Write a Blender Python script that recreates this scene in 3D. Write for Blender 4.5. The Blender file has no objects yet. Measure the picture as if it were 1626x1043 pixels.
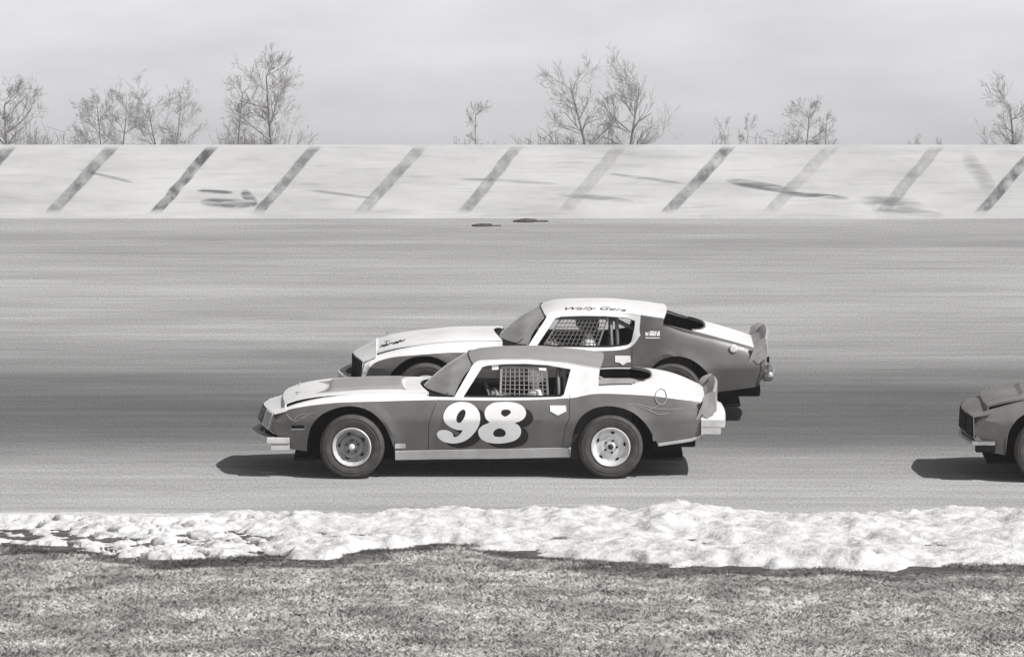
import bpy, bmesh, math, random
import numpy as np
from mathutils import Vector, Matrix, noise
from mathutils.geometry import delaunay_2d_cdt
random.seed(7); rng = np.random.default_rng(7)
S = bpy.context.scene
COL = S.collection
R = math.radians

# ------------------------------------------------------------------ camera
F = 13156.0           # focal length in pixels of the 1626 px wide photograph
D0 = 88.0             # distance to the lane of the near car
BANK = R(5.85)        # banking of the turn
HC = 2.458            # eye height above the lane of the near car
YH = 392.5            # row of the horizon
cam_d = bpy.data.cameras.new('camera'); cam = bpy.data.objects.new('camera', cam_d); COL.objects.link(cam)
cam_d.sensor_width = 36; cam_d.lens = F/1626*36; cam_d.clip_start = 1; cam_d.clip_end = 8000
cam.location = (0, 0, HC); cam.rotation_euler = (R(90)-math.atan((521.5-YH)/F), 0, 0)
S.camera = cam

# ------------------------------------------------------------------ sky, sun, exposure
SUN = Vector((0.58, -0.37, 0.74)).normalized()
w = bpy.data.worlds.new('World'); S.world = w; w.use_nodes = True
nt = w.node_tree; nt.nodes.clear()
sky = nt.nodes.new('ShaderNodeTexSky'); sky.sky_type = 'NISHITA'; sky.sun_disc = False
sky.sun_elevation = math.asin(SUN.z); sky.sun_rotation = math.atan2(SUN.x, SUN.y)
sky.air_density = 1.0; sky.dust_density = 3.0; sky.ozone_density = 1.0
bw = nt.nodes.new('ShaderNodeRGBToBW')
tc = nt.nodes.new('ShaderNodeTexCoord')
mp = nt.nodes.new('ShaderNodeMapping'); mp.inputs['Scale'].default_value = (6, 6, 22)
ns = nt.nodes.new('ShaderNodeTexNoise'); ns.inputs['Scale'].default_value = 7; ns.inputs['Detail'].default_value = 4
mr = nt.nodes.new('ShaderNodeMapRange'); mr.inputs[1].default_value = .3; mr.inputs[2].default_value = .7; mr.inputs[3].default_value = .9; mr.inputs[4].default_value = 1.07
mul = nt.nodes.new('ShaderNodeMath'); mul.operation = 'MULTIPLY'
tint = nt.nodes.new('ShaderNodeCombineColor')
bg = nt.nodes.new('ShaderNodeBackground'); bg.inputs['Strength'].default_value = 0.085
wo = nt.nodes.new('ShaderNodeOutputWorld')
L = nt.links.new
L(tc.outputs['Generated'], mp.inputs['Vector']); L(mp.outputs[0], ns.inputs['Vector']); L(ns.outputs['Fac'], mr.inputs[0])
# hazy air: the sky brightens towards the horizon all round
sx = nt.nodes.new('ShaderNodeSeparateXYZ'); L(tc.outputs['Generated'], sx.inputs[0])
hz_r = nt.nodes.new('ShaderNodeMapRange'); hz_r.interpolation_type = 'SMOOTHSTEP'; hz_r.inputs[1].default_value = 0; hz_r.inputs[2].default_value = .26; hz_r.inputs[3].default_value = 4.7; hz_r.inputs[4].default_value = 1
L(sx.outputs[2], hz_r.inputs[0]); hm = nt.nodes.new('ShaderNodeMath'); hm.operation = 'MULTIPLY'; L(mr.outputs[0], hm.inputs[0]); L(hz_r.outputs[0], hm.inputs[1])
hz2 = nt.nodes.new('ShaderNodeMapRange'); hz2.inputs[1].default_value = 0; hz2.inputs[2].default_value = .05; hz2.inputs[3].default_value = 1.34; hz2.inputs[4].default_value = .66
L(sx.outputs[2], hz2.inputs[0]); hm2 = nt.nodes.new('ShaderNodeMath'); hm2.operation = 'MULTIPLY'; L(hm.outputs[0], hm2.inputs[0]); L(hz2.outputs[0], hm2.inputs[1]); hm = hm2
L(sky.outputs[0], bw.inputs[0]); L(bw.outputs[0], mul.inputs[0]); L(hm.outputs[0], mul.inputs[1])
m2 = nt.nodes.new('ShaderNodeMath'); m2.operation = 'MULTIPLY'; m2.inputs[1].default_value = 1.03
for i in (0, 1): L(mul.outputs[0], tint.inputs[i])
L(mul.outputs[0], m2.inputs[0]); L(m2.outputs[0], tint.inputs[2])
L(tint.outputs[0], bg.inputs['Color']); L(bg.outputs[0], wo.inputs['Surface'])
sl = bpy.data.lights.new('sun', 'SUN'); sl.energy = 4.1; sl.angle = R(.6); sl.color = (1, .985, .96)
so = bpy.data.objects.new('sun', sl); COL.objects.link(so); so.rotation_euler = SUN.to_track_quat('Z', 'Y').to_euler(); so.location = (20, 60, 40)
S.view_settings.view_transform = 'Standard'; S.view_settings.look = 'None'
S.view_settings.exposure = 0.32; S.view_settings.gamma = 1.0; S.view_settings.use_curve_mapping = False
S.cycles.volume_bounces = 1; S.cycles.max_bounces = 6; S.cycles.transparent_max_bounces = 12

# ------------------------------------------------------------------ materials
MATS = {}
def mat(name, col, rough=.6, metal=0, col2=None, scale=6., detail=5, lo=.4, hi=.6, stretch=(1,1,1), bump=0, bscale=40, coord='Object', spec=.5, coat=0):
    if name in MATS: return MATS[name]
    m = bpy.data.materials.new(name); m.use_nodes = True; n = m.node_tree; p = n.nodes['Principled BSDF']
    p.inputs['Base Color'].default_value = (*col, 1); p.inputs['Roughness'].default_value = rough; p.inputs['Metallic'].default_value = metal
    p.inputs['Specular IOR Level'].default_value = spec; p.inputs['Coat Weight'].default_value = coat
    t = n.nodes.new('ShaderNodeTexCoord'); mpn = n.nodes.new('ShaderNodeMapping'); mpn.inputs['Scale'].default_value = stretch
    n.links.new(t.outputs[coord], mpn.inputs[0])
    if col2:
        nz = n.nodes.new('ShaderNodeTexNoise'); nz.inputs['Scale'].default_value = scale; nz.inputs['Detail'].default_value = detail; nz.inputs['Roughness'].default_value = .62
        n.links.new(mpn.outputs[0], nz.inputs['Vector'])
        r = n.nodes.new('ShaderNodeMapRange'); r.inputs[1].default_value = lo; r.inputs[2].default_value = hi
        n.links.new(nz.outputs['Fac'], r.inputs[0])
        mx = n.nodes.new('ShaderNodeMix'); mx.data_type = 'RGBA'; mx.inputs[6].default_value = (*col, 1); mx.inputs[7].default_value = (*col2, 1)
        n.links.new(r.outputs[0], mx.inputs[0]); n.links.new(mx.outputs[2], p.inputs['Base Color'])
    if bump:
        nb = n.nodes.new('ShaderNodeTexNoise'); nb.inputs['Scale'].default_value = bscale; nb.inputs['Detail'].default_value = 4
        n.links.new(mpn.outputs[0], nb.inputs['Vector'])
        b = n.nodes.new('ShaderNodeBump'); b.inputs['Strength'].default_value = bump; b.inputs['Distance'].default_value = .02
        n.links.new(nb.outputs['Fac'], b.inputs['Height']); n.links.new(b.outputs[0], p.inputs['Normal'])
    MATS[name] = m; return m
def g(v, warm=.0): return (v*(1+warm), v, v*(1-warm))
WHITE = mat('white_paint', g(.82), .35, col2=g(.66, .01), scale=2.6, lo=.45, hi=.85, coat=.3)
GREY = mat('grey_paint', g(.105, .04), .42, col2=g(.15, .04), scale=3, lo=.35, hi=.75, coat=.25)
GREYB = mat('grey_paint_far_car', g(.125, .04), .42, col2=g(.09, .04), scale=3, lo=.35, hi=.75, coat=.25)
ROOFG = mat('roof_grey_paint', g(.25, .02), .5, col2=g(.30, .02), scale=4, lo=.35, hi=.75)
PALE = mat('pale_grey_paint', g(.26, .04), .5, col2=g(.33, .04), scale=3, lo=.35, hi=.75)
PRIMER = mat('primer_grey', g(.16, .05), .5, col2=g(.2, .05), scale=3)
SPOIL = mat('spoiler_plastic', g(.28, .02), .4, col2=g(.4, .02), scale=4)
SILL = mat('dusty_aluminium', g(.42, .02), .45, col2=g(.56, .0), scale=5, lo=.3, hi=.7)
BLACK = mat('matt_black', g(.006, .05), .8, spec=.2)
DARKIN = mat('interior_dark', g(.012, .05), .8, col2=g(.022, .05), scale=5)
BARKD = mat('trunk_bark', g(.15, .06), .9, col2=g(.22, .05), scale=3)
SHADOWINK = mat('number_shadow_paint', g(.012, .12), .6, spec=.3)
RUBBER = mat('tyre_rubber', g(.045, .08), .75, col2=g(.085, .08), scale=9, lo=.35, hi=.7, spec=.3)
TREAD = mat('tread_rubber', g(.04, .07), .85, spec=.2)
SILVER = mat('rim_silver', g(.72), .32, metal=.35, col2=g(.6), scale=12)
RIMGREY = mat('rim_grey', g(.2), .4, metal=.4, col2=g(.3), scale=10)
CHROME = mat('dull_chrome', g(.55), .25, metal=.85, col2=g(.42), scale=8)
BUMPT = mat('bumper_alloy', g(.6, .01), .4, metal=.0, col2=g(.48, .01), scale=8)
CAGE = mat('cage_tube_paint', g(.16, .03), .5)
SHELF = mat('rear_shelf_panel', g(.34, .03), .7, col2=g(.26, .03), scale=6)
SUIT = mat('driver_suit', g(.85), .8, col2=g(.65), scale=14, bump=.3)
SKIN = mat('skin', g(.34, .05), .6)
HAIR = mat('dark_hair', g(.03), .7)
HELM = mat('helmet_white', g(.88), .3, col2=g(.7), scale=8)
HELMD = mat('helmet_dark', g(.06), .3)
VISOR = mat('visor_dark', g(.02), .2)
NET = mat('net_webbing', g(.27, .03), .8)
NETD = mat('net_webbing_dark', g(.15, .04), .8)
LENS = mat('lamp_glass', g(.3), .15)
BARK = mat('bark', g(.30, .03), .9, col2=g(.38, .02), scale=3)
INK = mat('dark_lettering', g(.04), .6)
PIN = mat('pinstripe', g(.32, .03), .5)

def glass_mat(name, dust, rough=.15):
    m = bpy.data.materials.new(name); m.use_nodes = True; n = m.node_tree; n.nodes.clear()
    o = n.nodes.new('ShaderNodeOutputMaterial'); tr = n.nodes.new('ShaderNodeBsdfTransparent'); tr.inputs[0].default_value = (.75, .75, .74, 1)
    gl = n.nodes.new('ShaderNodeBsdfGlossy'); gl.inputs['Roughness'].default_value = rough; gl.inputs[0].default_value = (.9, .9, .9, 1)
    df = n.nodes.new('ShaderNodeBsdfDiffuse'); df.inputs[0].default_value = (.52, .51, .49, 1)
    a = n.nodes.new('ShaderNodeMixShader'); b = n.nodes.new('ShaderNodeMixShader'); fr = n.nodes.new('ShaderNodeFresnel'); fr.inputs[0].default_value = 1.5
    nz = n.nodes.new('ShaderNodeTexNoise'); nz.inputs['Scale'].default_value = 3; r = n.nodes.new('ShaderNodeMapRange')
    r.inputs[1].default_value = .3; r.inputs[2].default_value = .7; r.inputs[3].default_value = dust*.8; r.inputs[4].default_value = min(1, dust*1.2)
    n.links.new(nz.outputs['Fac'], r.inputs[0]); n.links.new(r.outputs[0], a.inputs[0]); n.links.new(tr.outputs[0], a.inputs[1]); n.links.new(df.outputs[0], a.inputs[2])
    n.links.new(fr.outputs[0], b.inputs[0]); n.links.new(a.outputs[0], b.inputs[1]); n.links.new(gl.outputs[0], b.inputs[2]); n.links.new(b.outputs[0], o.inputs[0])
    return m
GLASS = glass_mat('dusty_windshield', .8)

# ------------------------------------------------------------------ helpers
def link(name, me, parent=None, kind=None, label=None):
    o = bpy.data.objects.new(name, me); COL.objects.link(o)
    if parent: o.parent = parent
    if kind: o['kind'] = kind
    if label: o['label'] = label
    return o
def mesh(name, V, Fc, mats, parent=None, fm=None, smooth=False, angle=None, **k):
    me = bpy.data.meshes.new(name); me.from_pydata([tuple(v) for v in V], [], Fc)
    for m in (mats if isinstance(mats, (list, tuple)) else [mats]): me.materials.append(m)
    if fm is not None: me.polygons.foreach_set('material_index', fm)
    if smooth: me.polygons.foreach_set('use_smooth', [True]*len(me.polygons))
    me.update()
    if smooth and angle: me.set_sharp_from_angle(angle=R(angle))
    return link(name, me, parent, **k)
def empty(name, loc, label, cat, rot=(0, 0, 0), group=None):
    o = bpy.data.objects.new(name, None); COL.objects.link(o); o.location = loc; o.rotation_euler = rot; o.empty_display_size = .2
    o['label'] = label; o['category'] = cat
    if group: o['group'] = group
    return o
class MB:
    def __init__(s): s.V = []; s.F = []; s.M = []
    def add(s, V, Fc, m=0):
        b = len(s.V); s.V += [tuple(v) for v in V]; s.F += [[i+b for i in f] for f in Fc]; s.M += [m]*len(Fc); return s
    def box(s, x0, x1, y0, y1, z0, z1, m=0):
        V = [(x, y, z) for x in (x0, x1) for y in (y0, y1) for z in (z0, z1)]
        return s.add(V, [[0,1,3,2],[4,6,7,5],[0,4,5,1],[2,3,7,6],[0,2,6,4],[1,5,7,3]], m)
    def tube(s, pts, rad, n=8, m=0, cap=True):
        pts = [Vector(p) for p in pts]; rad = rad if isinstance(rad, (list, tuple)) else [rad]*len(pts)
        V = []; Fc = []
        for i, p in enumerate(pts):
            d = (pts[min(i+1, len(pts)-1)] - pts[max(i-1, 0)]).normalized()
            u = d.cross(Vector((0, 1, 0)) if abs(d.y) < .9 else Vector((1, 0, 0))).normalized(); v = d.cross(u)
            for k in range(n):
                a = 2*math.pi*k/n; V.append(p + (u*math.cos(a)+v*math.sin(a))*rad[i])
        for i in range(len(pts)-1):
            for k in range(n):
                k2 = (k+1) % n; Fc.append([i*n+k, i*n+k2, (i+1)*n+k2, (i+1)*n+k])
        if cap: Fc += [list(range(n))[::-1], [(len(pts)-1)*n+k for k in range(n)]]
        return s.add(V, Fc, m)
    def lathe(s, prof, n=48, c=(0, 0, 0), m=0):     # axis along Y; prof = (radius, y)
        V = []; Fc = []
        for r, y in prof:
            for k in range(n):
                a = 2*math.pi*k/n; V.append((c[0]+r*math.cos(a), c[1]+y, c[2]+r*math.sin(a)))
        for i in range(len(prof)-1):
            for k in range(n):
                k2 = (k+1) % n; Fc.append([i*n+k, i*n+k2, (i+1)*n+k2, (i+1)*n+k])
        return s.add(V, Fc, m)
    def build(s, name, mats, parent=None, smooth=False, angle=None, bevel=0, **k):
        o = mesh(name, s.V, s.F, mats, parent, s.M, smooth, angle, **k)
        if bevel:
            b = o.modifiers.new('bevel', 'BEVEL'); b.width = bevel; b.segments = 2; b.limit_method = 'ANGLE'
        return o
def crom(P, n=6, closed=True):
    out = []; N = len(P); rngi = range(N) if closed else range(N-1)
    for i in rngi:
        g_ = (lambda k: P[k % N]) if closed else (lambda k: P[max(0, min(N-1, k))])
        a, b, c, d = (np.array(g_(i+j), float) for j in (-1, 0, 1, 2))
        for k in range(n):
            t = k/n; out.append(tuple(.5*((2*b)+(-a+c)*t+(2*a-5*b+4*c-d)*t*t+(-a+3*b-3*c+d)*t**3)))
    if not closed: out.append(tuple(P[-1]))
    return out
def curve(P):      # smooth 1-D function through points (Hermite, finite-difference slopes)
    xs = [p[0] for p in P]; ys = [p[1] for p in P]; n = len(P)
    d = [(ys[i+1]-ys[i])/(xs[i+1]-xs[i]) for i in range(n-1)]
    mm = [d[0]]+[0 if d[i-1]*d[i] <= 0 else 2*d[i-1]*d[i]/(d[i-1]+d[i]) for i in range(1, n-1)]+[d[-1]]
    def f(x):
        if x <= xs[0]: return ys[0]+mm[0]*(x-xs[0])
        if x >= xs[-1]: return ys[-1]+mm[-1]*(x-xs[-1])
        i = 0
        while x > xs[i+1]: i += 1
        h = xs[i+1]-xs[i]; t = (x-xs[i])/h
        return (2*t**3-3*t*t+1)*ys[i]+(t**3-2*t*t+t)*h*mm[i]+(-2*t**3+3*t*t)*ys[i+1]+(t**3-t*t)*h*mm[i+1]
    return f
def inside(p, poly):
    x, y = p[0], p[1]; c = False; n = len(poly); j = n-1
    for i in range(n):
        xi, yi = poly[i]; xj, yj = poly[j]
        if (yi > y) != (yj > y) and x < (xj-xi)*(y-yi)/(yj-yi)+xi: c = not c
        j = i
    return c
def segdist(P, A, B):
    A = np.array(A); B = np.array(B); d = B-A; L2 = (d**2).sum()+1e-12
    t = np.clip(((P-A)@d)/L2, 0, 1); q = A+t[:, None]*d; return np.sqrt(((P-q)**2).sum(1))
def triangulate(outer, holes=(), lines=(), step=.06):
    """2-D region with holes and inner lines -> verts, tris (constrained Delaunay with an inner grid)"""
    V = []; E = []
    def addloop(P, closed):
        first = len(V); n = len(P); rr = range(n) if closed else range(n-1)
        for i in rr:
            a = P[i]; b = P[(i+1) % n]; L_ = math.dist(a, b); k = max(1, math.ceil(L_/step))
            for j in range(k): V.append((a[0]+(b[0]-a[0])*j/k, a[1]+(b[1]-a[1])*j/k))
        if not closed: V.append(tuple(P[-1]))
        m = len(V)-first
        for i in range(m-1): E.append((first+i, first+i+1))
        if closed: E.append((first+m-1, first))
    addloop(outer, True)
    for h in holes: addloop(h, True)
    for l in lines: addloop(l, False)
    xs = [p[0] for p in outer]; ys = [p[1] for p in outer]
    gx = np.arange(min(xs)+step/2, max(xs), step); gy = np.arange(min(ys)+step/2, max(ys), step*.866)
    G = np.array([(x+(step/2 if j % 2 else 0), y) for j, y in enumerate(gy) for x in gx])
    if len(G):
        dm = np.full(len(G), 9.)
        for a, b in E: dm = np.minimum(dm, segdist(G, V[a], V[b]))
        for p in G[dm > step*.5]: V.append((float(p[0]), float(p[1])))
    r = delaunay_2d_cdt([Vector(v) for v in V], E, [], 0, 1e-6)
    vo, fo = r[0], r[2]; T = []
    for f in fo:
        c = (sum(vo[i].x for i in f)/len(f), sum(vo[i].y for i in f)/len(f))
        ar = sum(vo[f[k]].x*vo[f[(k+1) % len(f)]].y-vo[f[(k+1) % len(f)]].x*vo[f[k]].y for k in range(len(f)))
        if abs(ar) < 2e-6: continue
        if ar < 0: f = f[::-1]
        if inside(c, outer) and not any(inside(c, h) for h in holes): T.append((list(f), c))
    return [(v.x, v.y) for v in vo], T

def t_row(row):      # distance up the banked lane seen at a row of the photograph
    s, c = math.sin(BANK), math.cos(BANK)
    return (F*HC-(row-YH)*D0)/((row-YH)*c+F*s)
def lane(X, t, h=0):
    s, c = math.sin(BANK), math.cos(BANK); return (X, D0+t*c-h*s, t*s+h*c)

# ------------------------------------------------------------------ ground, track, wall
T_IN, T_OUT = t_row(820), t_row(347)
E_IN, E_OUT = lane(0, T_IN), lane(0, T_OUT)
ZG = E_IN[2]-.03
def node_mat(name):
    m = bpy.data.materials.new(name); m.use_nodes = True; return m, m.node_tree, m.node_tree.nodes['Principled BSDF']
def N(n, typ, **k):
    x = n.nodes.new(typ)
    for a, b in k.items():
        if a.startswith('i'):
            x.inputs[int(a[1:])].default_value = b
        else: setattr(x, a, b)
    return x
# asphalt: streaks along the lane, dark rubbered groove, fine grain
m, n, p = node_mat('worn_asphalt'); TRACKM = m
tcx = N(n, 'ShaderNodeTexCoord'); sep = N(n, 'ShaderNodeSeparateXYZ'); n.links.new(tcx.outputs['Object'], sep.inputs[0])
def streak(scale, stretch, lo, hi, a, b, det=4):
    mpn = N(n, 'ShaderNodeMapping'); mpn.inputs['Scale'].default_value = stretch; n.links.new(tcx.outputs['Object'], mpn.inputs[0])
    nz = N(n, 'ShaderNodeTexNoise'); nz.inputs['Scale'].default_value = scale; nz.inputs['Detail'].default_value = det; nz.inputs['Roughness'].default_value = .6
    n.links.new(mpn.outputs[0], nz.inputs['Vector']); r = N(n, 'ShaderNodeMapRange'); r.inputs[1].default_value = lo; r.inputs[2].default_value = hi; r.inputs[3].default_value = a; r.inputs[4].default_value = b
    n.links.new(nz.outputs['Fac'], r.inputs[0]); return r.outputs[0]
def mth(op, a, b):
    x = N(n, 'ShaderNodeMath', operation=op)
    for i, v in enumerate((a, b)):
        if isinstance(v, (int, float)): x.inputs[i].default_value = v
        else: n.links.new(v, x.inputs[i])
    return x.outputs[0]
groove = N(n, 'ShaderNodeValToRGB'); cr = groove.color_ramp; cr.interpolation = 'B_SPLINE'
vals = [(0, .34), (.10, .33), (.155, .24), (.20, .125), (.27, .098), (.345, .118), (.42, .19), (.52, .29), (.66, .33), (.80, .32), (.90, .26), (1, .28)]
while len(cr.elements) < len(vals): cr.elements.new(.5)
for e, (q, v) in zip(cr.elements, vals): e.position = q; e.color = (v, v, v, 1)
yr = mth('ADD', sep.outputs[1], streak(1, (.09, .25, 1), .3, .7, -1.0, 1.0))
yy = N(n, 'ShaderNodeMapRange'); yy.inputs[1].default_value = T_IN; yy.inputs[2].default_value = T_OUT; n.links.new(yr, yy.inputs[0])
n.links.new(yy.outputs[0], groove.inputs[0])
k1 = streak(1, (.22, 3.2, 1), .32, .68, .86, 1.12, 6); k2 = streak(1, (.5, 16, 1), .3, .7, .86, 1.12, 6); k3 = streak(1, (46, 6.5, 1), .3, .7, .80, 1.2, 2)
kk = mth('MULTIPLY', mth('MULTIPLY', k1, k2), k3)
k4 = streak(1, (.16, .5, 1), .35, .68, .84, 1.14); kk = mth('MULTIPLY', kk, k4)
vm = N(n, 'ShaderNodeVectorMath', operation='SCALE'); n.links.new(groove.outputs[0], vm.inputs[0]); n.links.new(kk, vm.inputs[3])
n.links.new(vm.outputs[0], p.inputs['Base Color']); p.inputs['Roughness'].default_value = .85; p.inputs['Specular IOR Level'].default_value = .3
XS = 75
def ring(name, t0, t1, nx, nt_, m, dz=0):
    V = []; Fc = []
    for j in range(nt_+1):
        for i in range(nx+1):
            V.append((-XS+2*XS*i/nx, t0+(t1-t0)*j/nt_, dz))
    for j in range(nt_):
        for i in range(nx): a = j*(nx+1)+i; Fc.append([a, a+1, a+nx+2, a+nx+1])
    o = mesh(name, V, Fc, m, kind='structure'); o.location = (0, D0, 0); o.rotation_euler = (BANK, 0, 0); return o
ring('race_track', T_IN, T_OUT+.05, 40, 12, TRACKM)
mb = MB()       # verge of the track (thin dark edge) and the outer embankment
mb.add([(-XS, E_IN[1]+.25, ZG-.2), (XS, E_IN[1]+.25, ZG-.2), (XS, E_IN[1]+.004, E_IN[2]-.004), (-XS, E_IN[1]+.004, E_IN[2]-.004)], [[0, 1, 2, 3]])
DSOIL = mat('dark_soil', g(.07, .06), .95, col2=g(.16, .05), scale=5, lo=.4, hi=.62, bump=.6, bscale=14)
mb.build('track_edge', DSOIL, kind='structure')
mb = MB(); zt = E_OUT[2]-.03
mb.add([(-XS, E_OUT[1]+.03, zt), (XS, E_OUT[1]+.03, zt), (XS, E_OUT[1]+3, zt), (-XS, E_OUT[1]+3, zt), (-XS, E_OUT[1]+11, ZG-.1), (XS, E_OUT[1]+11, ZG-.1)], [[0, 1, 2, 3], [3, 2, 5, 4]])
mb.build('embankment', mat('field_grass', g(.13, .06), .95, col2=g(.22, .05), scale=.4, lo=.35, hi=.65), kind='structure')
mesh('ground', [(-4000, -300, ZG), (4000, -300, ZG), (4000, 4500, ZG), (-4000, 4500, ZG)], [[0, 1, 2, 3]], DSOIL if False else mat('turf_soil', g(.17, .05), .95, col2=g(.27, .04), scale=1.6, lo=.4, hi=.62, bump=.5, bscale=8), kind='structure')

WY = E_OUT[1]; WS = F/WY
def wz(row): return HC+(YH-row)*WY/F
def wx(px): return (px-813)*WY/F
SCRAPES = [(312, 303, 372, 306, 7, .8), (316, 321, 405, 325, 16, 1.), (384, 302, 408, 328, 18, .9), (960, 275, 1090, 292, 6, .5), (1150, 286, 1262, 304, 14, .95), (1235, 306, 1350, 315, 9, .85), (1365, 318, 1470, 330, 26, .42), (1380, 333, 1500, 341, 12, .4), (700, 282, 900, 293, 6, .35), (120, 268, 215, 291, 6, .5), (880, 308, 1010, 320, 10, .4), (1530, 240, 1580, 310, 30, .3), (490, 302, 600, 316, 6, .4)]
# wall colour nodes shared by the wall, its stripes and its scrapes (world position drives them, so they meet exactly)
def wall_mat(name, marks=False, strength=1., seed=0.):
    m, n, p = node_mat(name); ge = N(n, 'ShaderNodeNewGeometry')
    def nz(scale, st, lo, hi, a, b, det=5):
        mpn = N(n, 'ShaderNodeMapping'); mpn.inputs['Scale'].default_value = st; n.links.new(ge.outputs['Position'], mpn.inputs[0])
        z = N(n, 'ShaderNodeTexNoise'); z.inputs['Scale'].default_value = scale; z.inputs['Detail'].default_value = det; z.inputs['Roughness'].default_value = .65; n.links.new(mpn.outputs[0], z.inputs['Vector'])
        r = N(n, 'ShaderNodeMapRange'); r.inputs[1].default_value = lo; r.inputs[2].default_value = hi; r.inputs[3].default_value = a; r.inputs[4].default_value = b; n.links.new(z.outputs['Fac'], r.inputs[0]); return r.outputs[0]
    def mt(op, a, b):
        x = N(n, 'ShaderNodeMath', operation=op)
        for i, v in enumerate((a, b)):
            if isinstance(v, (int, float)): x.inputs[i].default_value = v
            else: n.links.new(v, x.inputs[i])
        return x.outputs[0]
    base = mt('MULTIPLY', nz(1, (.5, 1, 2.5), .35, .7, .70, .54), nz(1, (1.0, 1, 16), .52, .74, 1, .80))
    base = mt('MULTIPLY', base, nz(1, (.35, 1, 5), .55, .75, 1, .80))
    sg = N(n, 'ShaderNodeSeparateXYZ'); n.links.new(ge.outputs['Position'], sg.inputs[0]); tot = None
    for (x0, r0, x1, r1, hh, stg) in SCRAPES:      # scuffs and dents left by cars
        ax_, az_, bx_, bz_ = wx(x0), wz(r0), wx(x1), wz(r1); cx_, cz_ = (ax_+bx_)/2, (az_+bz_)/2; Ls = math.hypot(bx_-ax_, bz_-az_)/2; ca, sa = (bx_-ax_)/2/Ls, (bz_-az_)/2/Ls; Hs = hh/2/WS
        dx, dz = mt('SUBTRACT', sg.outputs[0], cx_), mt('SUBTRACT', sg.outputs[2], cz_)
        u_ = mt('ADD', mt('MULTIPLY', dx, ca/Ls), mt('MULTIPLY', dz, sa/Ls)); v_ = mt('ADD', mt('MULTIPLY', dx, -sa/Hs), mt('MULTIPLY', dz, ca/Hs))
        d2 = mt('ADD', mt('MULTIPLY', mt('MULTIPLY', u_, u_), mt('MULTIPLY', u_, u_)), mt('MULTIPLY', v_, v_)); q_ = mt('MULTIPLY', mt('MAXIMUM', mt('SUBTRACT', 1, d2), 0), stg*1.6)
        tot = q_ if tot is None else mt('MAXIMUM', tot, q_)
    tot = mt('MULTIPLY', mt('MINIMUM', tot, 1), nz(1, (1.6, 1, 17), .36, .56, .12, 1)); tot = mt('MULTIPLY', tot, .85)
    base = mt('ADD', mt('MULTIPLY', base, mt('SUBTRACT', 1, tot)), mt('MULTIPLY', tot, .12))
    cc = N(n, 'ShaderNodeCombineColor')
    if marks:
        uv = N(n, 'ShaderNodeUVMap'); sp = N(n, 'ShaderNodeSeparateXYZ'); n.links.new(uv.outputs[0], sp.inputs[0])
        u, v = sp.outputs[0], sp.outputs[1]
        eu = mt('MULTIPLY', mt('MULTIPLY', u, mt('SUBTRACT', 1, u)), 4.); ev = mt('MULTIPLY', mt('MULTIPLY', v, mt('SUBTRACT', 1, v)), 9. if marks == 'stripe' else 4.)
        if marks == 'stripe':
            edge = mt('MULTIPLY', mt('MINIMUM', mt('MULTIPLY', eu, 2.2), 1), mt('MINIMUM', mt('MULTIPLY', ev, 1.6), 1))
            mask = mt('MULTIPLY', edge, nz(1, (3.5+seed*.2, 1, 4.5), .34, .62, .25, 1.0))
        else:
            edge = mt('MINIMUM', mt('MULTIPLY', mt('MULTIPLY', eu, ev), 1.8), 1)
            mask = mt('MULTIPLY', edge, nz(1, (1.8, 1, 14+seed), .32, .52, 0, 1))
        mask = mt('MULTIPLY', mask, strength)
        base = mt('MULTIPLY', base, mt('SUBTRACT', 1, mask)); base = mt('ADD', base, mt('MULTIPLY', mask, .10))
    for i in range(3): n.links.new(base, cc.inputs[i])
    n.links.new(cc.outputs[0], p.inputs['Base Color']); p.inputs['Roughness'].default_value = .9; p.inputs['Specular IOR Level'].default_value = .2
    return m
WY = E_OUT[1]; WS = F/WY
def wz(row): return HC+(YH-row)*WY/F
def wx(px): return (px-813)*WY/F
wall = empty('retaining_wall', (0, WY, E_OUT[2]), 'long white painted concrete wall with slanting dark stripes along the top of the banked track', 'wall')
mb = MB(); mb.box(-XS, XS, 0, .32, -.3, wz(230)-E_OUT[2])
o = mb.build('wall_face', wall_mat('wall_white'), wall)
WALLTOP = wz(230)
def wall_mark(name, quad, m, nm=8, off_=.004):
    V = []; uvs = []; Fc = []
    (ax, az), (bx, bz), (cx, cz), (dx, dz) = quad   # bottom-left, bottom-right, top-right, top-left
    for j in range(nm+1):
        t = j/nm; jit = (random.random()-.5)*.03
        for i in range(4):
            s = i/3; x = (ax+(bx-ax)*s)*(1-t)+(dx+(cx-dx)*s)*t; z = (az+(bz-az)*s)*(1-t)+(dz+(cz-dz)*s)*t
            V.append((x+(jit if 0 < j < nm else 0), -.0015, z-E_OUT[2])); uvs.append((s, t))
    for j in range(nm):
        for i in range(3): a = j*4+i; Fc.append([a, a+1, a+5, a+4])
    o = mesh(name, V, Fc, m, wall); ul = o.data.uv_layers.new(name='UVMap')
    for lp in o.data.loops: ul.data[lp.index].uv = uvs[lp.vertex_index]
    return o
for i, (xt, xb, st, hw) in enumerate([(17, -72, .85, 12), (180, 82, .8, 13), (340, 246, .95, 11), (503, 409, .85, 11), (670, 572, .62, 13), (823, 735, .6, 12), (985, 895, .3, 14), (1160, 1058, .8, 13), (1323, 1218, .36, 14), (1490, 1400, .45, 13), (1650, 1555, .85, 12), (1815, 1722, .8, 12), (-145, -240, .8, 12), (1980, 1885, .7, 12), (-310, -400, .7, 12)]):
    wall_mark('painted_stripe', [(wx(xb-hw), wz(339)), (wx(xb+hw), wz(339)), (wx(xt+hw), wz(231.5)), (wx(xt-hw), wz(231.5))], wall_mat('stripe_paint_%d' % i, 'stripe', st, i))

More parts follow.
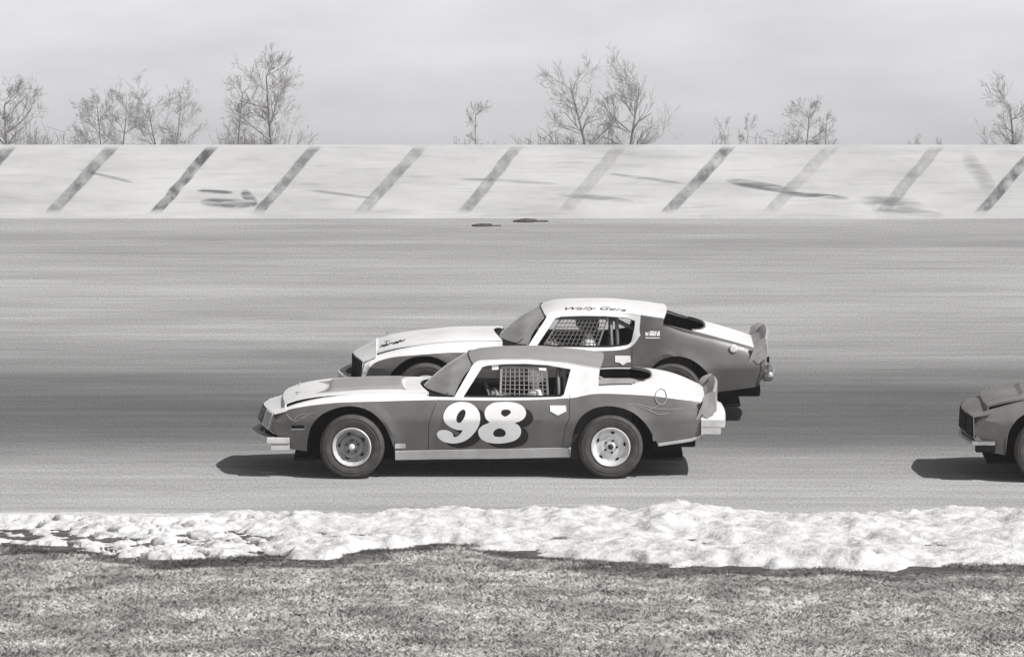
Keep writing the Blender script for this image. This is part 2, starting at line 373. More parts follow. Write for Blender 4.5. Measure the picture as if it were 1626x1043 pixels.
# ------------------------------------------------------------------ snow, grass
def gy(row, z=ZG): return F*(HC-z)/(row-YH)
low = curve([(-400, 880), (0, 872), (200, 893), (280, 900), (420, 892), (520, 896), (570, 882), (720, 870), (780, 878), (880, 893), (1000, 905), (1100, 909), (1340, 914), (1626, 907), (2000, 900)])
amp = curve([(-400, .40), (0, .40), (200, .42), (330, .46), (450, .5), (700, .55), (900, .62), (1000, .7), (1060, .88), (1150, .62), (1250, .55), (1390, .78), (1500, .66), (1626, .56), (2000, .6)])
def snow_h(X, Y):
    px = 813+X*F/Y; yl = gy(low(px)+8*noise.noise(Vector((X*1.8, Y*.5, 5)))+6*noise.noise(Vector((X*5, Y*1.5, 8)))); yt = E_IN[1]+.1
    u = (Y-yl)/(yt-yl)
    if u < -.12 or u > 1.08: return -.2
    A = max(.05, amp(px))
    env = min(1, max(0, (u+.04)/.22)); env = env*env*(3-2*env); e2 = min(1, max(0, (1.06-u)/.13)); e2 = e2*e2*(3-2*e2)
    prof = .065+.02*A+(.115*math.exp(-((u-.8)/.2)**2)+.05*math.exp(-((u-.2)/.15)**2))*A+(.012 if px > 450 else 0)
    q = noise.fractal(Vector((X*.9, Y*.28, 3.1)), .9, 2.1, 4)*.10 + noise.fractal(Vector((X*3.6, Y*1.1, 7.7)), .8, 2.1, 4)*.05 + noise.fractal(Vector((X*9, Y*3, 1.3)), .8, 2.1, 3)*.018
    q -= max(0, min(1, (540-px)/240))*max(0, .012+.30*noise.fractal(Vector((X*4.2, Y*1.6, 9.2)), .5, 2.1, 5))*(1 if u < .82 else .25)
    top = .02 if (px < 330 and u > .8) else 0
    if px < 330 and u > .8: q *= .2
    return (prof+q*(.55+.45*A)+top)*env*e2 - .035 - .02*(1-min(1, A))*(0 if u > .8 else 1) - .06*(1-env*e2)
X0, X1, Y0_, Y1_ = -9.5, 9.5, gy(935), E_IN[1]+.35
nx, ny = 560, 330
V = []
for j in range(ny+1):
    Y = Y0_+(Y1_-Y0_)*j/ny
    for i in range(nx+1):
        X = X0+(X1-X0)*i/nx; V.append((X, Y, ZG+snow_h(X, Y)))
Fc = [[j*(nx+1)+i, j*(nx+1)+i+1, (j+1)*(nx+1)+i+1, (j+1)*(nx+1)+i] for j in range(ny) for i in range(nx)
      if max(V[a][2] for a in (j*(nx+1)+i, j*(nx+1)+i+1, (j+1)*(nx+1)+i+1, (j+1)*(nx+1)+i)) > ZG-.03]
snow = mesh('snow', V, Fc, mat('old_snow', g(.61), .7, col2=g(.36, .02), scale=6, lo=.46, hi=.74, stretch=(1, .4, 1), bump=.9, bscale=22, spec=.2), smooth=True, kind='stuff')
snow['label'] = 'dirty ploughed snow lying along the inner edge of the track'; snow['category'] = 'snow'
Vs = []
for i in range(421):
    X = -9.5+19*i/420; px = 813+X*F/72; rw = low(px)-1+6*noise.noise(Vector((X*14, 0, 4)))+5*noise.noise(Vector((X*1.8, 0, 5)))+8*noise.noise(Vector((X*5, 0, 2)))
    Vs += [(X, gy(rw), ZG+.004), (X, E_IN[1]+.1, ZG+.004)]
mesh('wet_soil', Vs, [[2*i, 2*i+2, 2*i+3, 2*i+1] for i in range(420)], mat('wet_soil', g(.035, .08), .9, col2=g(.11, .06), scale=4, lo=.42, hi=.66, stretch=(1, .4, 1), bump=.8, bscale=30), kind='structure')
# dead grass: small blades scattered over the infield
NB = 900000
Yb = rng.uniform(gy(1065), gy(845), NB); Xb = rng.uniform(-7.5, 7.5, NB)
keep = np.zeros(NB, bool)
gxs = np.linspace(-7.6, 7.6, 320); gys = np.linspace(gy(1070), gy(840), 260)
grid = np.array([[noise.noise(Vector((x*1.3, y*.5, 0))) for x in gxs] for y in gys])
nzv = grid[np.clip(((Yb-gys[0])/(gys[-1]-gys[0])*259+.5).astype(int), 0, 259), np.clip(((Xb+7.6)/15.2*319+.5).astype(int), 0, 319)]
pxs = np.arange(-700, 2300, 10); lows = np.array([low(q_) for q_ in pxs]); lowv = F*(HC-ZG)/(np.interp(813+Xb*F/Yb, pxs, lows)-YH)
keep = (Yb < lowv+.6) | ((nzv > .1) & (rng.random(NB) < .8))
keep &= rng.random(NB) < np.clip(.85+nzv, .4, 1)
Xb, Yb, nzv, lowv = Xb[keep], Yb[keep], nzv[keep], lowv[keep]; NB = len(Xb)
ang = rng.uniform(0, math.pi, NB); hgt = rng.uniform(.007, .026, NB)*(1+nzv*.6); wd = rng.uniform(.005, .011, NB); le = rng.normal(0, .05, (NB, 2))
co = np.zeros((NB, 3, 3), np.float32)
co[:, 0] = np.stack([Xb-np.cos(ang)*wd, Yb-np.sin(ang)*wd, np.full(NB, ZG-.004)], 1)
co[:, 1] = np.stack([Xb+np.cos(ang)*wd, Yb+np.sin(ang)*wd, np.full(NB, ZG-.004)], 1)
co[:, 2] = np.stack([Xb+le[:, 0], Yb+le[:, 1], ZG+hgt], 1)
me = bpy.data.meshes.new('dead_grass'); me.vertices.add(NB*3); me.vertices.foreach_set('co', co.ravel())
me.loops.add(NB*3); me.loops.foreach_set('vertex_index', np.arange(NB*3, dtype=np.int32)); me.polygons.add(NB)
me.polygons.foreach_set('loop_start', np.arange(0, NB*3, 3, dtype=np.int32)); me.update(calc_edges=True)
m, n, p = node_mat('dead_grass_blade')
tg = N(n, 'ShaderNodeNewGeometry')
def gn(scale, st, lo, hi, a, b):
    mpn = N(n, 'ShaderNodeMapping'); mpn.inputs['Scale'].default_value = st; n.links.new(tg.outputs['Position'], mpn.inputs[0])
    z = N(n, 'ShaderNodeTexNoise'); z.inputs['Scale'].default_value = scale; z.inputs['Detail'].default_value = 5; n.links.new(mpn.outputs[0], z.inputs['Vector'])
    r = N(n, 'ShaderNodeMapRange'); r.inputs[1].default_value = lo; r.inputs[2].default_value = hi; r.inputs[3].default_value = a; r.inputs[4].default_value = b; n.links.new(z.outputs['Fac'], r.inputs[0]); return r.outputs[0]
def gm(op, a, b):
    x = N(n, 'ShaderNodeMath', operation=op)
    for i, v in enumerate((a, b)):
        if isinstance(v, (int, float)): x.inputs[i].default_value = v
        else: n.links.new(v, x.inputs[i])
    return x.outputs[0]
rp = N(n, 'ShaderNodeMapRange'); rp.inputs[3].default_value = .9; rp.inputs[4].default_value = 1.1; n.links.new(tg.outputs['Random Per Island'], rp.inputs[0])
gv = gm('MULTIPLY', gm('MULTIPLY', gn(1, (1.6, .55, 1),   .38, .62, .33, .70), gn(1, (6, 1.3, 1), .38, .62, .76, 1.2)), rp.outputs[0])
cc = N(n, 'ShaderNodeCombineColor'); n.links.new(gm('MULTIPLY', gv, 1.03), cc.inputs[0]); n.links.new(gv, cc.inputs[1]); n.links.new(gm('MULTIPLY', gv, .95), cc.inputs[2])
n.links.new(cc.outputs[0], p.inputs['Base Color']); p.inputs['Roughness'].default_value = .9
nv = N(n, 'ShaderNodeCombineXYZ'); nv.inputs[2].default_value = 1; n.links.new(nv.outputs[0], p.inputs['Normal'])
me.materials.append(m); mw = m.copy(); mw.name = 'wet_grass_blade'
for nd in mw.node_tree.nodes:
    if nd.type == 'MAP_RANGE' and abs(nd.inputs[3].default_value-.33) < 1e-4: nd.inputs[3].default_value = .09; nd.inputs[4].default_value = .24
me.materials.append(mw); me.polygons.foreach_set('material_index', (Yb > lowv-.75+nzv*2.2).astype(np.int32))
gr = link('dead_grass', me, kind='stuff'); gr['label'] = 'short dead winter grass of the infield in the foreground'; gr['category'] = 'grass'

CLOD = mat('dark_clod', g(.04, .06), .95, col2=g(.07, .06), scale=8)
# clumps of dirt on the track
def clump(px, row, wpx, hpx, label, t=None):
    t = t_row(row); X = (px-813)*(D0+t)/F; sc = F/(D0+t); W_, H_ = wpx/sc, hpx/sc
    e = empty('dirt_clump', lane(X, t), label, 'dirt', (BANK, 0, 0), 'dirt clumps on the track')
    bm = bmesh.new(); bmesh.ops.create_icosphere(bm, subdivisions=4, radius=1)
    for v in bm.verts:
        k = 1+.35*noise.noise(v.co*1.7+Vector((px, 0, 0)))+.15*noise.noise(v.co*5)
        v.co = Vector((v.co.x*W_/2*k, v.co.y*W_/3*k, max(-.01, v.co.z*H_*k)))
    me = bpy.data.meshes.new('dirt_lump'); bm.to_mesh(me); bm.free(); me.materials.append(CLOD); link('dirt_lump', me, e)
    bm = bmesh.new(); bmesh.ops.create_icosphere(bm, subdivisions=3, radius=1)
    for v in bm.verts:
        k = 1+.4*noise.noise(v.co*2+Vector((px, 5, 0))); v.co = Vector((v.co.x*W_/5*k+W_*.62, v.co.y*W_/8*k, max(-.01, v.co.z*H_*.45*k)))
    me = bpy.data.meshes.new('dirt_crumb'); bm.to_mesh(me); bm.free(); me.materials.append(CLOD); link('dirt_crumb', me, e)
clump(768, 359, 34, 4, 'flat dark clump of dirt lying a little off the foot of the white wall')
clump(837, 352, 42, 5, 'larger dark clump of dirt lying right against the foot of the white wall')
clump(1434, 817, 16, 7, 'small clump of dirt by the snow at the inner track edge')

# ------------------------------------------------------------------ cars
class Car:
    """Shape functions of a coupe body, from outlines measured in the photograph: x along the car, y across, z up."""
    def __init__(s, mid, ground, sc, Sp, Cp, xmap=None, hw=1.):
        s.mid, s.gr, s.sc = mid, ground, sc
        s.Sf = curve([s.P(a, b, .09) for a, b in Sp]); s.Cf = curve([s.P(a, b, .93) for a, b in Cp])
        s.Wf = curve([(-2.45, .68), (-2.15, .79), (-1.85, .87), (-1.37, .925), (-.7, .915), (.3, .925), (1.0, .93), (1.37, .94), (1.8, .905), (2.1, .86), (2.35, .79), (2.6, .7)])
        s.xm = xmap or (lambda x: x)
    def P(s, px, py, w=0.):
        return ((px-s.mid)/s.sc, ((s.gr-py)/s.sc-.13*w)/.9915)
    def PL(s, pts, w=0.): return [s.P(a, b, w) for a, b in pts]
    def Y(s, x, z):
        W = s.Wf(x); Sx = s.Sf(x)
        for cx in (-1.372, 1.372):
            r = math.hypot(x-cx, (z-.345)); W += .022*math.exp(-((r-.44)/.05)**2) if z < .8 else 0
        zc = min(.63, Sx-.08)
        if z <= zc: return W-.09*((zc-z)/.45)-.025*((zc-z)/.45)**2
        if z <= Sx:
            u = (z-zc)/(Sx-zc); return W-.042*u-.04*u**5
        h = z-Sx; return W-.082-.03*(1-math.exp(-h/.015))-.50*h
    def Zt(s, x, y):
        v = min(1, abs(y)/s.Y(x, s.Sf(x))); Sx = s.Sf(x); return Sx+(s.Cf(x)-Sx)*(1-v**2.4)
    def side(s, outer, holes=(), lines=(), lift=0., step=.06, sign=-1):
        V2, T = triangulate(outer, holes, lines, step); V = [(s.xm(x), sign*(s.Y(x, z)+lift), z) for x, z in V2]
        return V, [(f[::-1] if sign > 0 else f) for f, c in T], [c for f, c in T]
    def top(s, outer, holes=(), lines=(), lift=0., step=.06):
        V2, T = triangulate(outer, holes, lines, step); V = [(s.xm(x), y, s.Zt(x, y)+(lift(x, y) if callable(lift) else lift)) for x, y in V2]
        return V, [f for f, c in T], [c for f, c in T]
def solid(o, th=.012, off=-1, dark=False):
    md = o.modifiers.new('thickness', 'SOLIDIFY'); md.thickness = th; md.offset = off
    if dark: o.data.materials.append(BLACK); md.material_offset = 20
    es = o.modifiers.new('edges', 'EDGE_SPLIT'); es.split_angle = R(48); es.use_edge_sharp = True; return o

def make_wheel(parent, x, y, sgn, front, cap):
    e = bpy.data.objects.new('wheel', None); COL.objects.link(e); e.parent = parent; e.location = (x, y, .342)
    t = MB(); w2 = .125; r = .342; y0 = -w2*1.0
    prof = [(.205, -w2+.03), (.215, -w2+.006), (.25, -w2-.008), (.29, -w2-.008), (.315, -w2+.004), (.333, -w2+.025), (.341, -w2+.05), (.343, 0), (.341, w2-.05), (.333, w2-.025), (.315, w2-.004), (.29, w2+.008), (.25, w2+.008), (.215, w2-.006), (.205, w2-.03)]
    t.lathe([(a, b*(1 if sgn < 0 else -1)) for a, b in prof], 64)
    for k in (.275, .303):     # raised sidewall rings
        t.lathe([(k-.006, sgn*(w2+.0075)), (k, sgn*(w2+.0115)), (k+.006, sgn*(w2+.0075))], 64)
    t.build('tyre', RUBBER, e, smooth=True)
    rm = MB(); s = sgn; f = s*w2
    if front:
        pr = [(.207, f-s*.02), (.209, f+s*.0), (.199, f+s*.006), (.193, f-s*.004), (.186, f-s*.02), (.176, f-s*.03), (.168, f-s*.09)]
        rm.lathe(pr, 64, m=0); rm.lathe([(.168, f-s*.09), (.135, f-s*.094), (.118, f-s*.075), (.10, f-s*.066), (.07, f-s*.075), (.052, f-s*.05), (.0, f-s*.045)], 48, m=1)
    else:
        pr = [(.207, f-s*.02), (.21, f+s*.002), (.199, f+s*.006), (.19, f-s*.002), (.180, f-s*.012), (.172, f-s*.03), (.155, f-s*.05)]
        rm.lathe(pr, 64, m=0); rm.lathe([(.155, f-s*.05), (.13, f-s*.056), (.11, f-s*.046), (.08, f-s*.04), (.06, f-s*.048), (.045, f-s*.03), (.0, f-s*.028)], 48, m=0)
    rm.lathe([(.2, f-s*.10), (.2, -f+s*.03), (.0, -f+s*.05)], 32, m=2)
    rm.build('rim', [SILVER, RIMGREY if front else SILVER, BLACK], e, smooth=True, angle=50)
    rr = .136 if front else .150; yy = f-s*(.088 if front else .0465)
    for k in range(5 if sgn < 0 else 0):
        sl_ = MB(); a = 2*math.pi*k/5+.35; c = Vector((rr*math.cos(a), 0, rr*math.sin(a))); tn = Vector((-math.sin(a), 0, math.cos(a))); rd = Vector((math.cos(a), 0, math.sin(a)))
        V = [Vector((0, yy, 0))+c+tn*.022*math.cos(q)+rd*.013*math.sin(q) for q in [2*math.pi*i/14 for i in range(14)]]; V2 = [v+Vector((0, s*.004, 0)) for v in V]
        sl_.add(V+V2, [list(range(14, 28))]+[[i, (i+1) % 14, 14+(i+1) % 14, 14+i] for i in range(14)])
        sl_.build('rim_slot', BLACK, e)
    for k in range(5 if sgn < 0 else 0):
        nb_ = MB(); a = 2*math.pi*k/5+.1; nb_.tube([(.066*math.cos(a), f-s*.08, .066*math.sin(a)), (.066*math.cos(a), f-s*.03, .066*math.sin(a))], .012, 6)
        nb_.build('wheel_nut', BLACK if not front else DARKIN, e)
    hb = MB(); hr = .03 if cap else .03
    hb.lathe([(hr, f-s*.055), (hr, f-s*.01), (hr*.7, f-s*.002), (0, f)], 20)
    hb.build('hub_cap', WHITE if cap else BLACK if not cap and front else DARKIN, e, smooth=True, angle=50)
    return e

def densify(P, k=4):
    out = []
    for i in range(len(P)-1):
        for j in range(k): out.append((P[i][0]+(P[i+1][0]-P[i][0])*j/k, P[i][1]+(P[i+1][1]-P[i][1])*j/k))
    return out+[P[-1]]

def build_car(root, c, o):
    """o: dict of outlines (photograph pixels of this car's own frame) and paints."""
    P, PL = c.P, c.PL
    base, white = o['base'], o['white']
    xA = P(o['seam_f'][0][0], 0)[0]; xB = P(o['seam_r'][0][0], 0)[0]
    Sline = lambda x0, x1, n=40: [(x0+(x1-x0)*i/n, c.Sf(x0+(x1-x0)*i/n)) for i in range(n+1)]
    seamF = [(P(*o['seam_f'][0])[0], c.Sf(P(*o['seam_f'][0])[0]))]+PL(o['seam_f'][1:]); seamR = [(xB, c.Sf(xB))]+PL(o['seam_r'][1:])
    archF = crom(PL(o['arch_f']), 5, False); archR = crom(PL(o['arch_r']), 5, False)
    fx = P(*o['nose'][0])[0]; rx = P(*o['tail'][0])[0]
    fender = Sline(fx, xA, 40) + seamF[1:] + [P(*o['sill_f'])] + archF + PL(o['nose'][1:][::-1])
    door = Sline(xA, xB, 30) + seamR[1:] + seamF[1:][::-1]
    quarter = Sline(xB, rx, 36) + PL(o['tail'][1:]) + archR + [P(*o['sill_r'])] + seamR[1:][::-1]
    G = .004
    def shrink(poly, axis_lo, axis_hi): return poly
    paints = [(crom(PL(pp[:-2]), 5, False)+PL(pp[-2:]) if o is not None else 0, mi) for pp, mi in o['paints']]
    mats = [base, white, o.get('third', base)]
    lines = [crom(PL(l_), 5, False) for l_ in o['paint_lines']]
    crease = [[(x0, .63) for x0 in (a, b)] for a, b in o['crease']]
    def pm(cn, d=0):
        for pp, mi in paints:
            if inside(cn, pp): return mi
        return d
    def clip_line(l, poly):   # keep only the stretch of a line that lies inside the panel
        out = []; cur = []
        for p_ in densify(l, 8):
            if inside(p_, poly): cur.append(p_)
            else:
                if len(cur) > 1: out.append(cur)
                cur = []
        if len(cur) > 1: out.append(cur)
        return out
    for sgn in (-1, 1):
        for nm, poly, dx in (('front_fender', fender, 0), ('door', door, 0), ('rear_quarter', quarter, 0)):
            ls = [q for l in lines+crease for q in clip_line(l, poly)]
            x_a, x_b = min(q[0] for q in poly)+.01, max(q[0] for q in poly)-.01
            for dz_ in (.010, .024, .048): ls += clip_line([(x_a+(x_b-x_a)*i/30, c.Sf(x_a+(x_b-x_a)*i/30)-dz_) for i in range(31)], poly)
            V, Fc, C_ = c.side(poly, (), ls, 0, .055, sgn)
            if nm == 'door':   # shut gaps: pull the door edges in by a few millimetres
                V = [(x+(.006 if x < (xA+xB)/2 else -.006)*max(0, 1-min(abs(x-xA+.1), abs(x-xB))/.3), y, z) for x, y, z in V]
            fm = [pm(q) for q in C_]
            if nm == 'front_fender':
                xs_ = [fx+(o['hood_x1']+.10-fx)*i/30 for i in range(31)]
                hwf = o['hood_w']
                for s2 in (sgn,):
                    out = [(x, s2*c.Y(x, c.Sf(x))) for x in xs_]; inn = [(x, s2*min(hwf(x)+.006, c.Y(x, c.Sf(x))-.01)) for x in xs_[::-1]]
                    V3, F3, C3 = c.top(out+inn, (), (), 0, .06)
                    b = len(V); V += V3; Fc += [[i+b for i in f] for f in F3]; fm += [o['fender_top']]*len(F3)
            if nm == 'rear_quarter':
                xs_ = [xB+.02+(rx-xB-.02)*i/40 for i in range(41)]
                out = [(x, sgn*c.Y(x, c.Sf(x))) for x in xs_]; inn = [(x, sgn*min(c.Y(x, c.Sf(x))-.012, o['deck_in'](x))) for x in xs_[::-1]]
                V3, F3, C3 = c.top(out+inn, (), (), 0, .05)
                b = len(V); V += V3; Fc += [[i+b for i in f] for f in F3]; fm += [o['quarter_top']]*len(F3)
            ob = mesh(nm, V, Fc, mats, root, fm, True, 22); bm = bmesh.new(); bm.from_mesh(ob.data); bmesh.ops.recalc_face_normals(bm, faces=bm.faces)
            bm.to_mesh(ob.data); bm.free()
            # make sure normals point outward on the side panel
            ob.data.update(); s_ = sum(p_.normal.y*p_.area for p_ in ob.data.polygons)
            if s_*sgn < 0: ob.data.flip_normals()
            solid(ob, .012, -1, True)
            if nm == 'door' and sgn < 0: ob['label'] = o['door_label']
        # sill under the door
        q = PL(o['sill']); V, Fc, C_ = c.side(q, (), (), .012, .08, sgn); ob = mesh('side_sill', V, Fc, o['sill_mat'], root, None, True, 30); solid(ob, .03)
        # greenhouse side: pillars and roof rail round the window opening
        gho = PL(o['gh'], .25); win = crom(PL(o['win'], .22), 4) if o.get('win_smooth') else PL(o['win'], .22)
        gl = [q2 for l in (PL(l_, .2) for l_ in o['gh_lines']) for q2 in clip_line(l, gho)]
        # foot of the pillars follows the shoulder line
        foot = Sline(P(*o['gh'][-1])[0], P(*o['gh'][0])[0], 24); gho = gho[1:-1]+foot[:1]+foot[1:-1]+foot[-1:]
        V, Fc, C_ = c.side(gho, [win], gl, 0, .05, sgn)
        gp = [(PL(pp, .2), mi) for pp, mi in o['gh_paints']]
        fm = [next((mi for pp, mi in gp if inside(q3, pp)), o['gh_default']) for q3 in C_]
        ob = mesh('window_frame', V, Fc, mats, root, fm, True, 30); ob.data.update()
        if sum(p_.normal.y*p_.area for p_ in ob.data.polygons)*sgn < 0: ob.data.flip_normals()
        solid(ob, .025, -1, True)
    # hood
    hw = o['hood_w']; x0 = P(o['hood_lip'][0], 0)[0]; x1 = o['hood_x1']; nX = 90; nY = 64
    V = []; Fc = []; fm = []
    for i in range(-1, nX+1):
        lipd = o['lip'] if i < 0 else 0; i = max(0, i)
        for j in range(nY+1):
            v = -1+2*j/nY; xe = x1-.0+.10*(v*v)-.0; x = x0+(xe-x0)*i/nX+(.04*v*v*(1-i/nX)); y = v*hw(x)
            z = c.Zt(x, y)+.016+o['hood_rise']*math.exp(-((x-x0)/.5)**2)
            if o['scoop']:
                sx = min(1, max(0, (x+1.66)/.06))*min(1, max(0, (-.82-x)/.05)); sy = min(1, max(0, (.50-abs(y))/.05)); z += .028*sx*sy
            V.append((c.xm(x-(.012 if lipd else 0)), y, z-lipd))
    for i in range(nX+1):
        for j in range(nY):
            a = i*(nY+1)+j; Fc.append([a, a+nY+1, a+nY+2, a+1]); xm_ = x0+(x1-x0)*(i-.5)/nX; ym = (V[a][1]+V[a+nY+2][1])/2
            fm.append(o['hood_paint'](xm_, ym))
    hd = mesh('hood', V, Fc, mats+[BLACK], root, fm, True, 25); solid(hd, o['hood_th'])
    # hood mounting pins
    for yy in (-.42, .42):
        pn = MB(); z = c.Zt(x0+.16, yy)+.02+o['hood_rise']; pn.lathe([(0, .0)], 3) if False else None
        pn.tube([(c.xm(x0+.16), yy, z), (c.xm(x0+.16), yy, z+.035)], .008, 8); pn.tube([(c.xm(x0+.13), yy, z+.02), (c.xm(x0+.2), yy, z+.03)], .004, 6); pn.build('hood_pin', CHROME, root)
    # nose cap: header panel, fascia with lamp and grille, bumper
    nm_ = o['nose3']       # widths/positions of the V nose
    def vx(x_c, x_s, y): a = min(1, abs(y)/.76); return x_c+(x_s-x_c)*a**1.5
    NY = 28; ys = [-.80+1.6*j/NY for j in range(NY+1)]
    rows = []
    for (xc, xs2, zc, zs, ww) in nm_:
        rows.append([(c.xm(vx(xc, xs2, y)), y*ww/.80, zc+(zs-zc)*min(1, abs(y)/.8)**2) for y in ys])
    V = [p_ for r_ in rows for p_ in r_]; Fc = []; fm = []
    for r_ in range(len(rows)-1):
        for j in range(NY):
            a = r_*(NY+1)+j; Fc.append([a, a+1, a+NY+2, a+NY+1]); fm.append(o['nose_paint'][r_])
    ob = mesh('nose_panel', V, Fc, mats+[BLACK], root, fm, True, 28); solid(ob, .01, 0)
    # fascia (between row index k and k+1) openings
    ra, rb = rows[o['fascia_row']], rows[o['fascia_row']+1]
    def fpt(y, t, out=.0):
        k = min(NY-1e-6, max(0, (y+.8)/1.6*NY)); i = int(k); f_ = k-i
        A = Vector(ra[i]).lerp(Vector(ra[i+1]), f_); B = Vector(rb[i]).lerp(Vector(rb[i+1]), f_); q = A.lerp(B, t)
        nrm = (B-A).cross(Vector(ra[i+1])-Vector(ra[i])).normalized(); nrm = nrm if nrm.x < 0 else -nrm
        return q+nrm*out
    def patch(name, y0, y1, t0, t1, out, m, nn=8):
        V = []; 
        for i in range(nn+1):
            y = y0+(y1-y0)*i/nn; V += [fpt(y, t0, out), fpt(y, t1, out)]
        ob = mesh(name, V, [[2*i, 2*i+1, 2*i+3, 2*i+2] for i in range(nn)], m, root, None, True, 30); solid(ob, .012, 0); return ob
    patch('grille', -.40, .40, .08, .92, .008, BLACK, 14)
    gb = MB()
    for i in range(15):
        y = -.39+.78*i/14; gb.tube([fpt(y, .08, .018), fpt(y, .92, .018)], .004, 5)
    for t in (.3, .5, .7): gb.tube([fpt(-.39+.78*i/14, t, .018) for i in range(15)], .004, 5)
    gb.build('grille_bars', DARKIN if o['grille_dark'] else RIMGREY, root, kind='stuff')
    for s_ in (-1, 1):
        patch('headlight_panel', s_*.46, s_*.74, .06, .94, .010, o['lamp_mat'])
        fr = MB(); fr.tube([fpt(s_*.45, .04, .014), fpt(s_*.75, .04, .014), fpt(s_*.75, .96, .014), fpt(s_*.45, .96, .014), fpt(s_*.45, .04, .014)], .008, 6); fr.build('headlight_rim', o['lamp_rim'], root)
    # front bumper: V-shaped bar with short returns along the sides
    z0, z1 = o['fb_z']; bx_c, bx_s, bret = o['fb_x']; pts = []
    ysb = [-.80+1.6*j/24 for j in range(25)]
    for dx, zz0, zz1, nm2, mt_, ex in ((0, z0, z1, 'front_bumper', o['bump_mat'], 0), (.045, z0-.075, z0-.006, 'bumper_guard', o['guard_mat'], 1)):
        path = [(bret, -.855)] + [(vx(bx_c, bx_s, y)+dx, y*1.05) for y in ysb] + [(bret, .855)]
        if ex: path = [(bret, -.85)]+[(bx_s+dx, -.835), (bx_s+dx, -.70)]
        for mir in ((1, -1) if ex else (1,)):
            V = []; Fc = []
            for k, (x, y) in enumerate(path):
                a = Vector(path[min(k+1, len(path)-1)])-Vector(path[max(k-1, 0)]); nn = Vector((a.y, -a.x)).normalized(); nn = -nn if nn.x > 0 and abs(nn.x) > .3 else nn
                inn = Vector((x, y))-nn*.085 if abs(nn.x) > .3 else Vector((x, y*(1-.085)))
                x_, ix = c.xm(x), c.xm(inn.x)
                V += [(x_, mir*y, zz0+.012), (x_, mir*y, zz1-.02), (c.xm(x*.92+inn.x*.08), mir*(y*.92+inn.y*.08), zz1), (ix, mir*inn.y, zz1), (ix, mir*inn.y, zz0), (c.xm(x*.9+inn.x*.1), mir*(y*.9+inn.y*.1), zz0)]
            K = 6
            for k in range(len(path)-1):
                for q in range(K): a = k*K+q; b = k*K+(q+1) % K; Fc.append([a, b, b+K, a+K])
            Fc += [list(range(K)), [(len(path)-1)*K+q for q in range(K)][::-1]]
            mesh(nm2, V, Fc, mt_, root, None, True, 30)
    # lower valance
    vl = MB(); V = []
    for y in ysb: V += [(c.xm(vx(bx_c+.14, bx_s+.10, y)), y*1.0, z0+.03), (c.xm(vx(bx_c+.2, bx_s+.2, y)), y*1.0, z0-.08)]
    vl.add(V, [[2*i, 2*i+1, 2*i+3, 2*i+2] for i in range(24)]); solid(vl.build('front_valance', o['valance_mat'], root, True, 40), .01, 0)
    # cowl, windshield
    rl = PL(o['rail'], .31); RZ = curve(rl); RC = curve(PL(o['roof_c'], .93))
    xw0, xw1 = rl[0][0], rl[-1][0]
    def rhw(x): return c.Y(x, RZ(x))
    cb = P(*o['gh'][-1], .2)[0]       # base of the windscreen pillar
    V = []; Fc = []; K = 18
    ct = cb-.33                         # centre of the windscreen base sits further forward
    for j in range(K+1):
        v = -1+2*j/K
        xb = cb+(ct-cb)*(1-abs(v)**2.2); yb = v*(c.Y(cb, c.Sf(cb))-.03); zb = c.Sf(cb)+.005+.03*(1-v*v)
        xt = xw0-.06*(1-v*v)+.0; yt = v*(rhw(xw0)-.008); zt_ = RZ(xw0)+(RC(xw0+.03)-RZ(xw0))*(1-abs(v)**2.2)-.012
        for k in range(7):
            t = k/6; bul = .025*math.sin(math.pi*t)
            V.append((xb+(xt-xb)*t-bul, yb+(yt-yb)*t, zb+(zt_-zb)*t+bul*.5))
    for j in range(K):
        for k in range(6): a = j*7+k; Fc.append([a, a+1, a+8, a+7])
    mesh('windshield', V, Fc, GLASS, root, None, True)
    wp = MB(); wp.tube([V[j*7+6] for j in range(K+1)], .006, 6); wp.build('windshield_trim', DARKIN, root, True)
    cw = MB(); Vc = []
    for j in range(K+1):
        v = -1+2*j/K; b_ = V[j*7]; y_ = b_[1]; xh = min(b_[0]-.02, x1+.10*v*v-.03); Vc += [(xh, y_, c.Zt(min(xh, x1), y_)-.02), (b_[0]+.03, y_, b_[2]-.012)]
    cw.add(Vc, [[2*j, 2*j+1, 2*j+3, 2*j+2] for j in range(K)]); cw.build('cowl', BLACK, root, True)
    for s_ in (-1, 1):
        wi = MB(); wi.tube([(ct+.13, s_*.15-.1, c.Zt(x1, 0)+.02), (ct+.25, s_*.15-.3, c.Zt(x1, .3)+.035), (ct+.33, s_*.15-.42, c.Zt(x1, .4)+.05)], .006, 6); wi.build('wiper', BLACK, root)
    # roof skin
    V = []; Fc = []; fm = []; nX, nY = 22, 16
    for i in range(nX+1):
        for j in range(nY+1):
            v = -1+2*j/nY; xa = xw0-.06*(1-v*v); xz = xw1+.05*(1-v*v); x = xa+(xz-xa)*i/nX; xc_ = min(max(x, xw0), xw1)
            V.append((x, v*(rhw(xc_)+.002), RZ(xc_)+(RC(x)-RZ(xc_))*(1-abs(v)**2.3)))
    for i in range(nX):
        for j in range(nY): a = i*(nY+1)+j; Fc.append([a, a+nY+1, a+nY+2, a+1]); fm.append(0)
    rf = mesh('roof', V, Fc, [o['roof_mat']], root, fm, True, 30); solid(rf, .018, -1, True)
    # rear deck with the wrap-round backlight opening
    dn, dx0, dx1 = 24, o['deck_x0'], rx; V = []; Fc = []
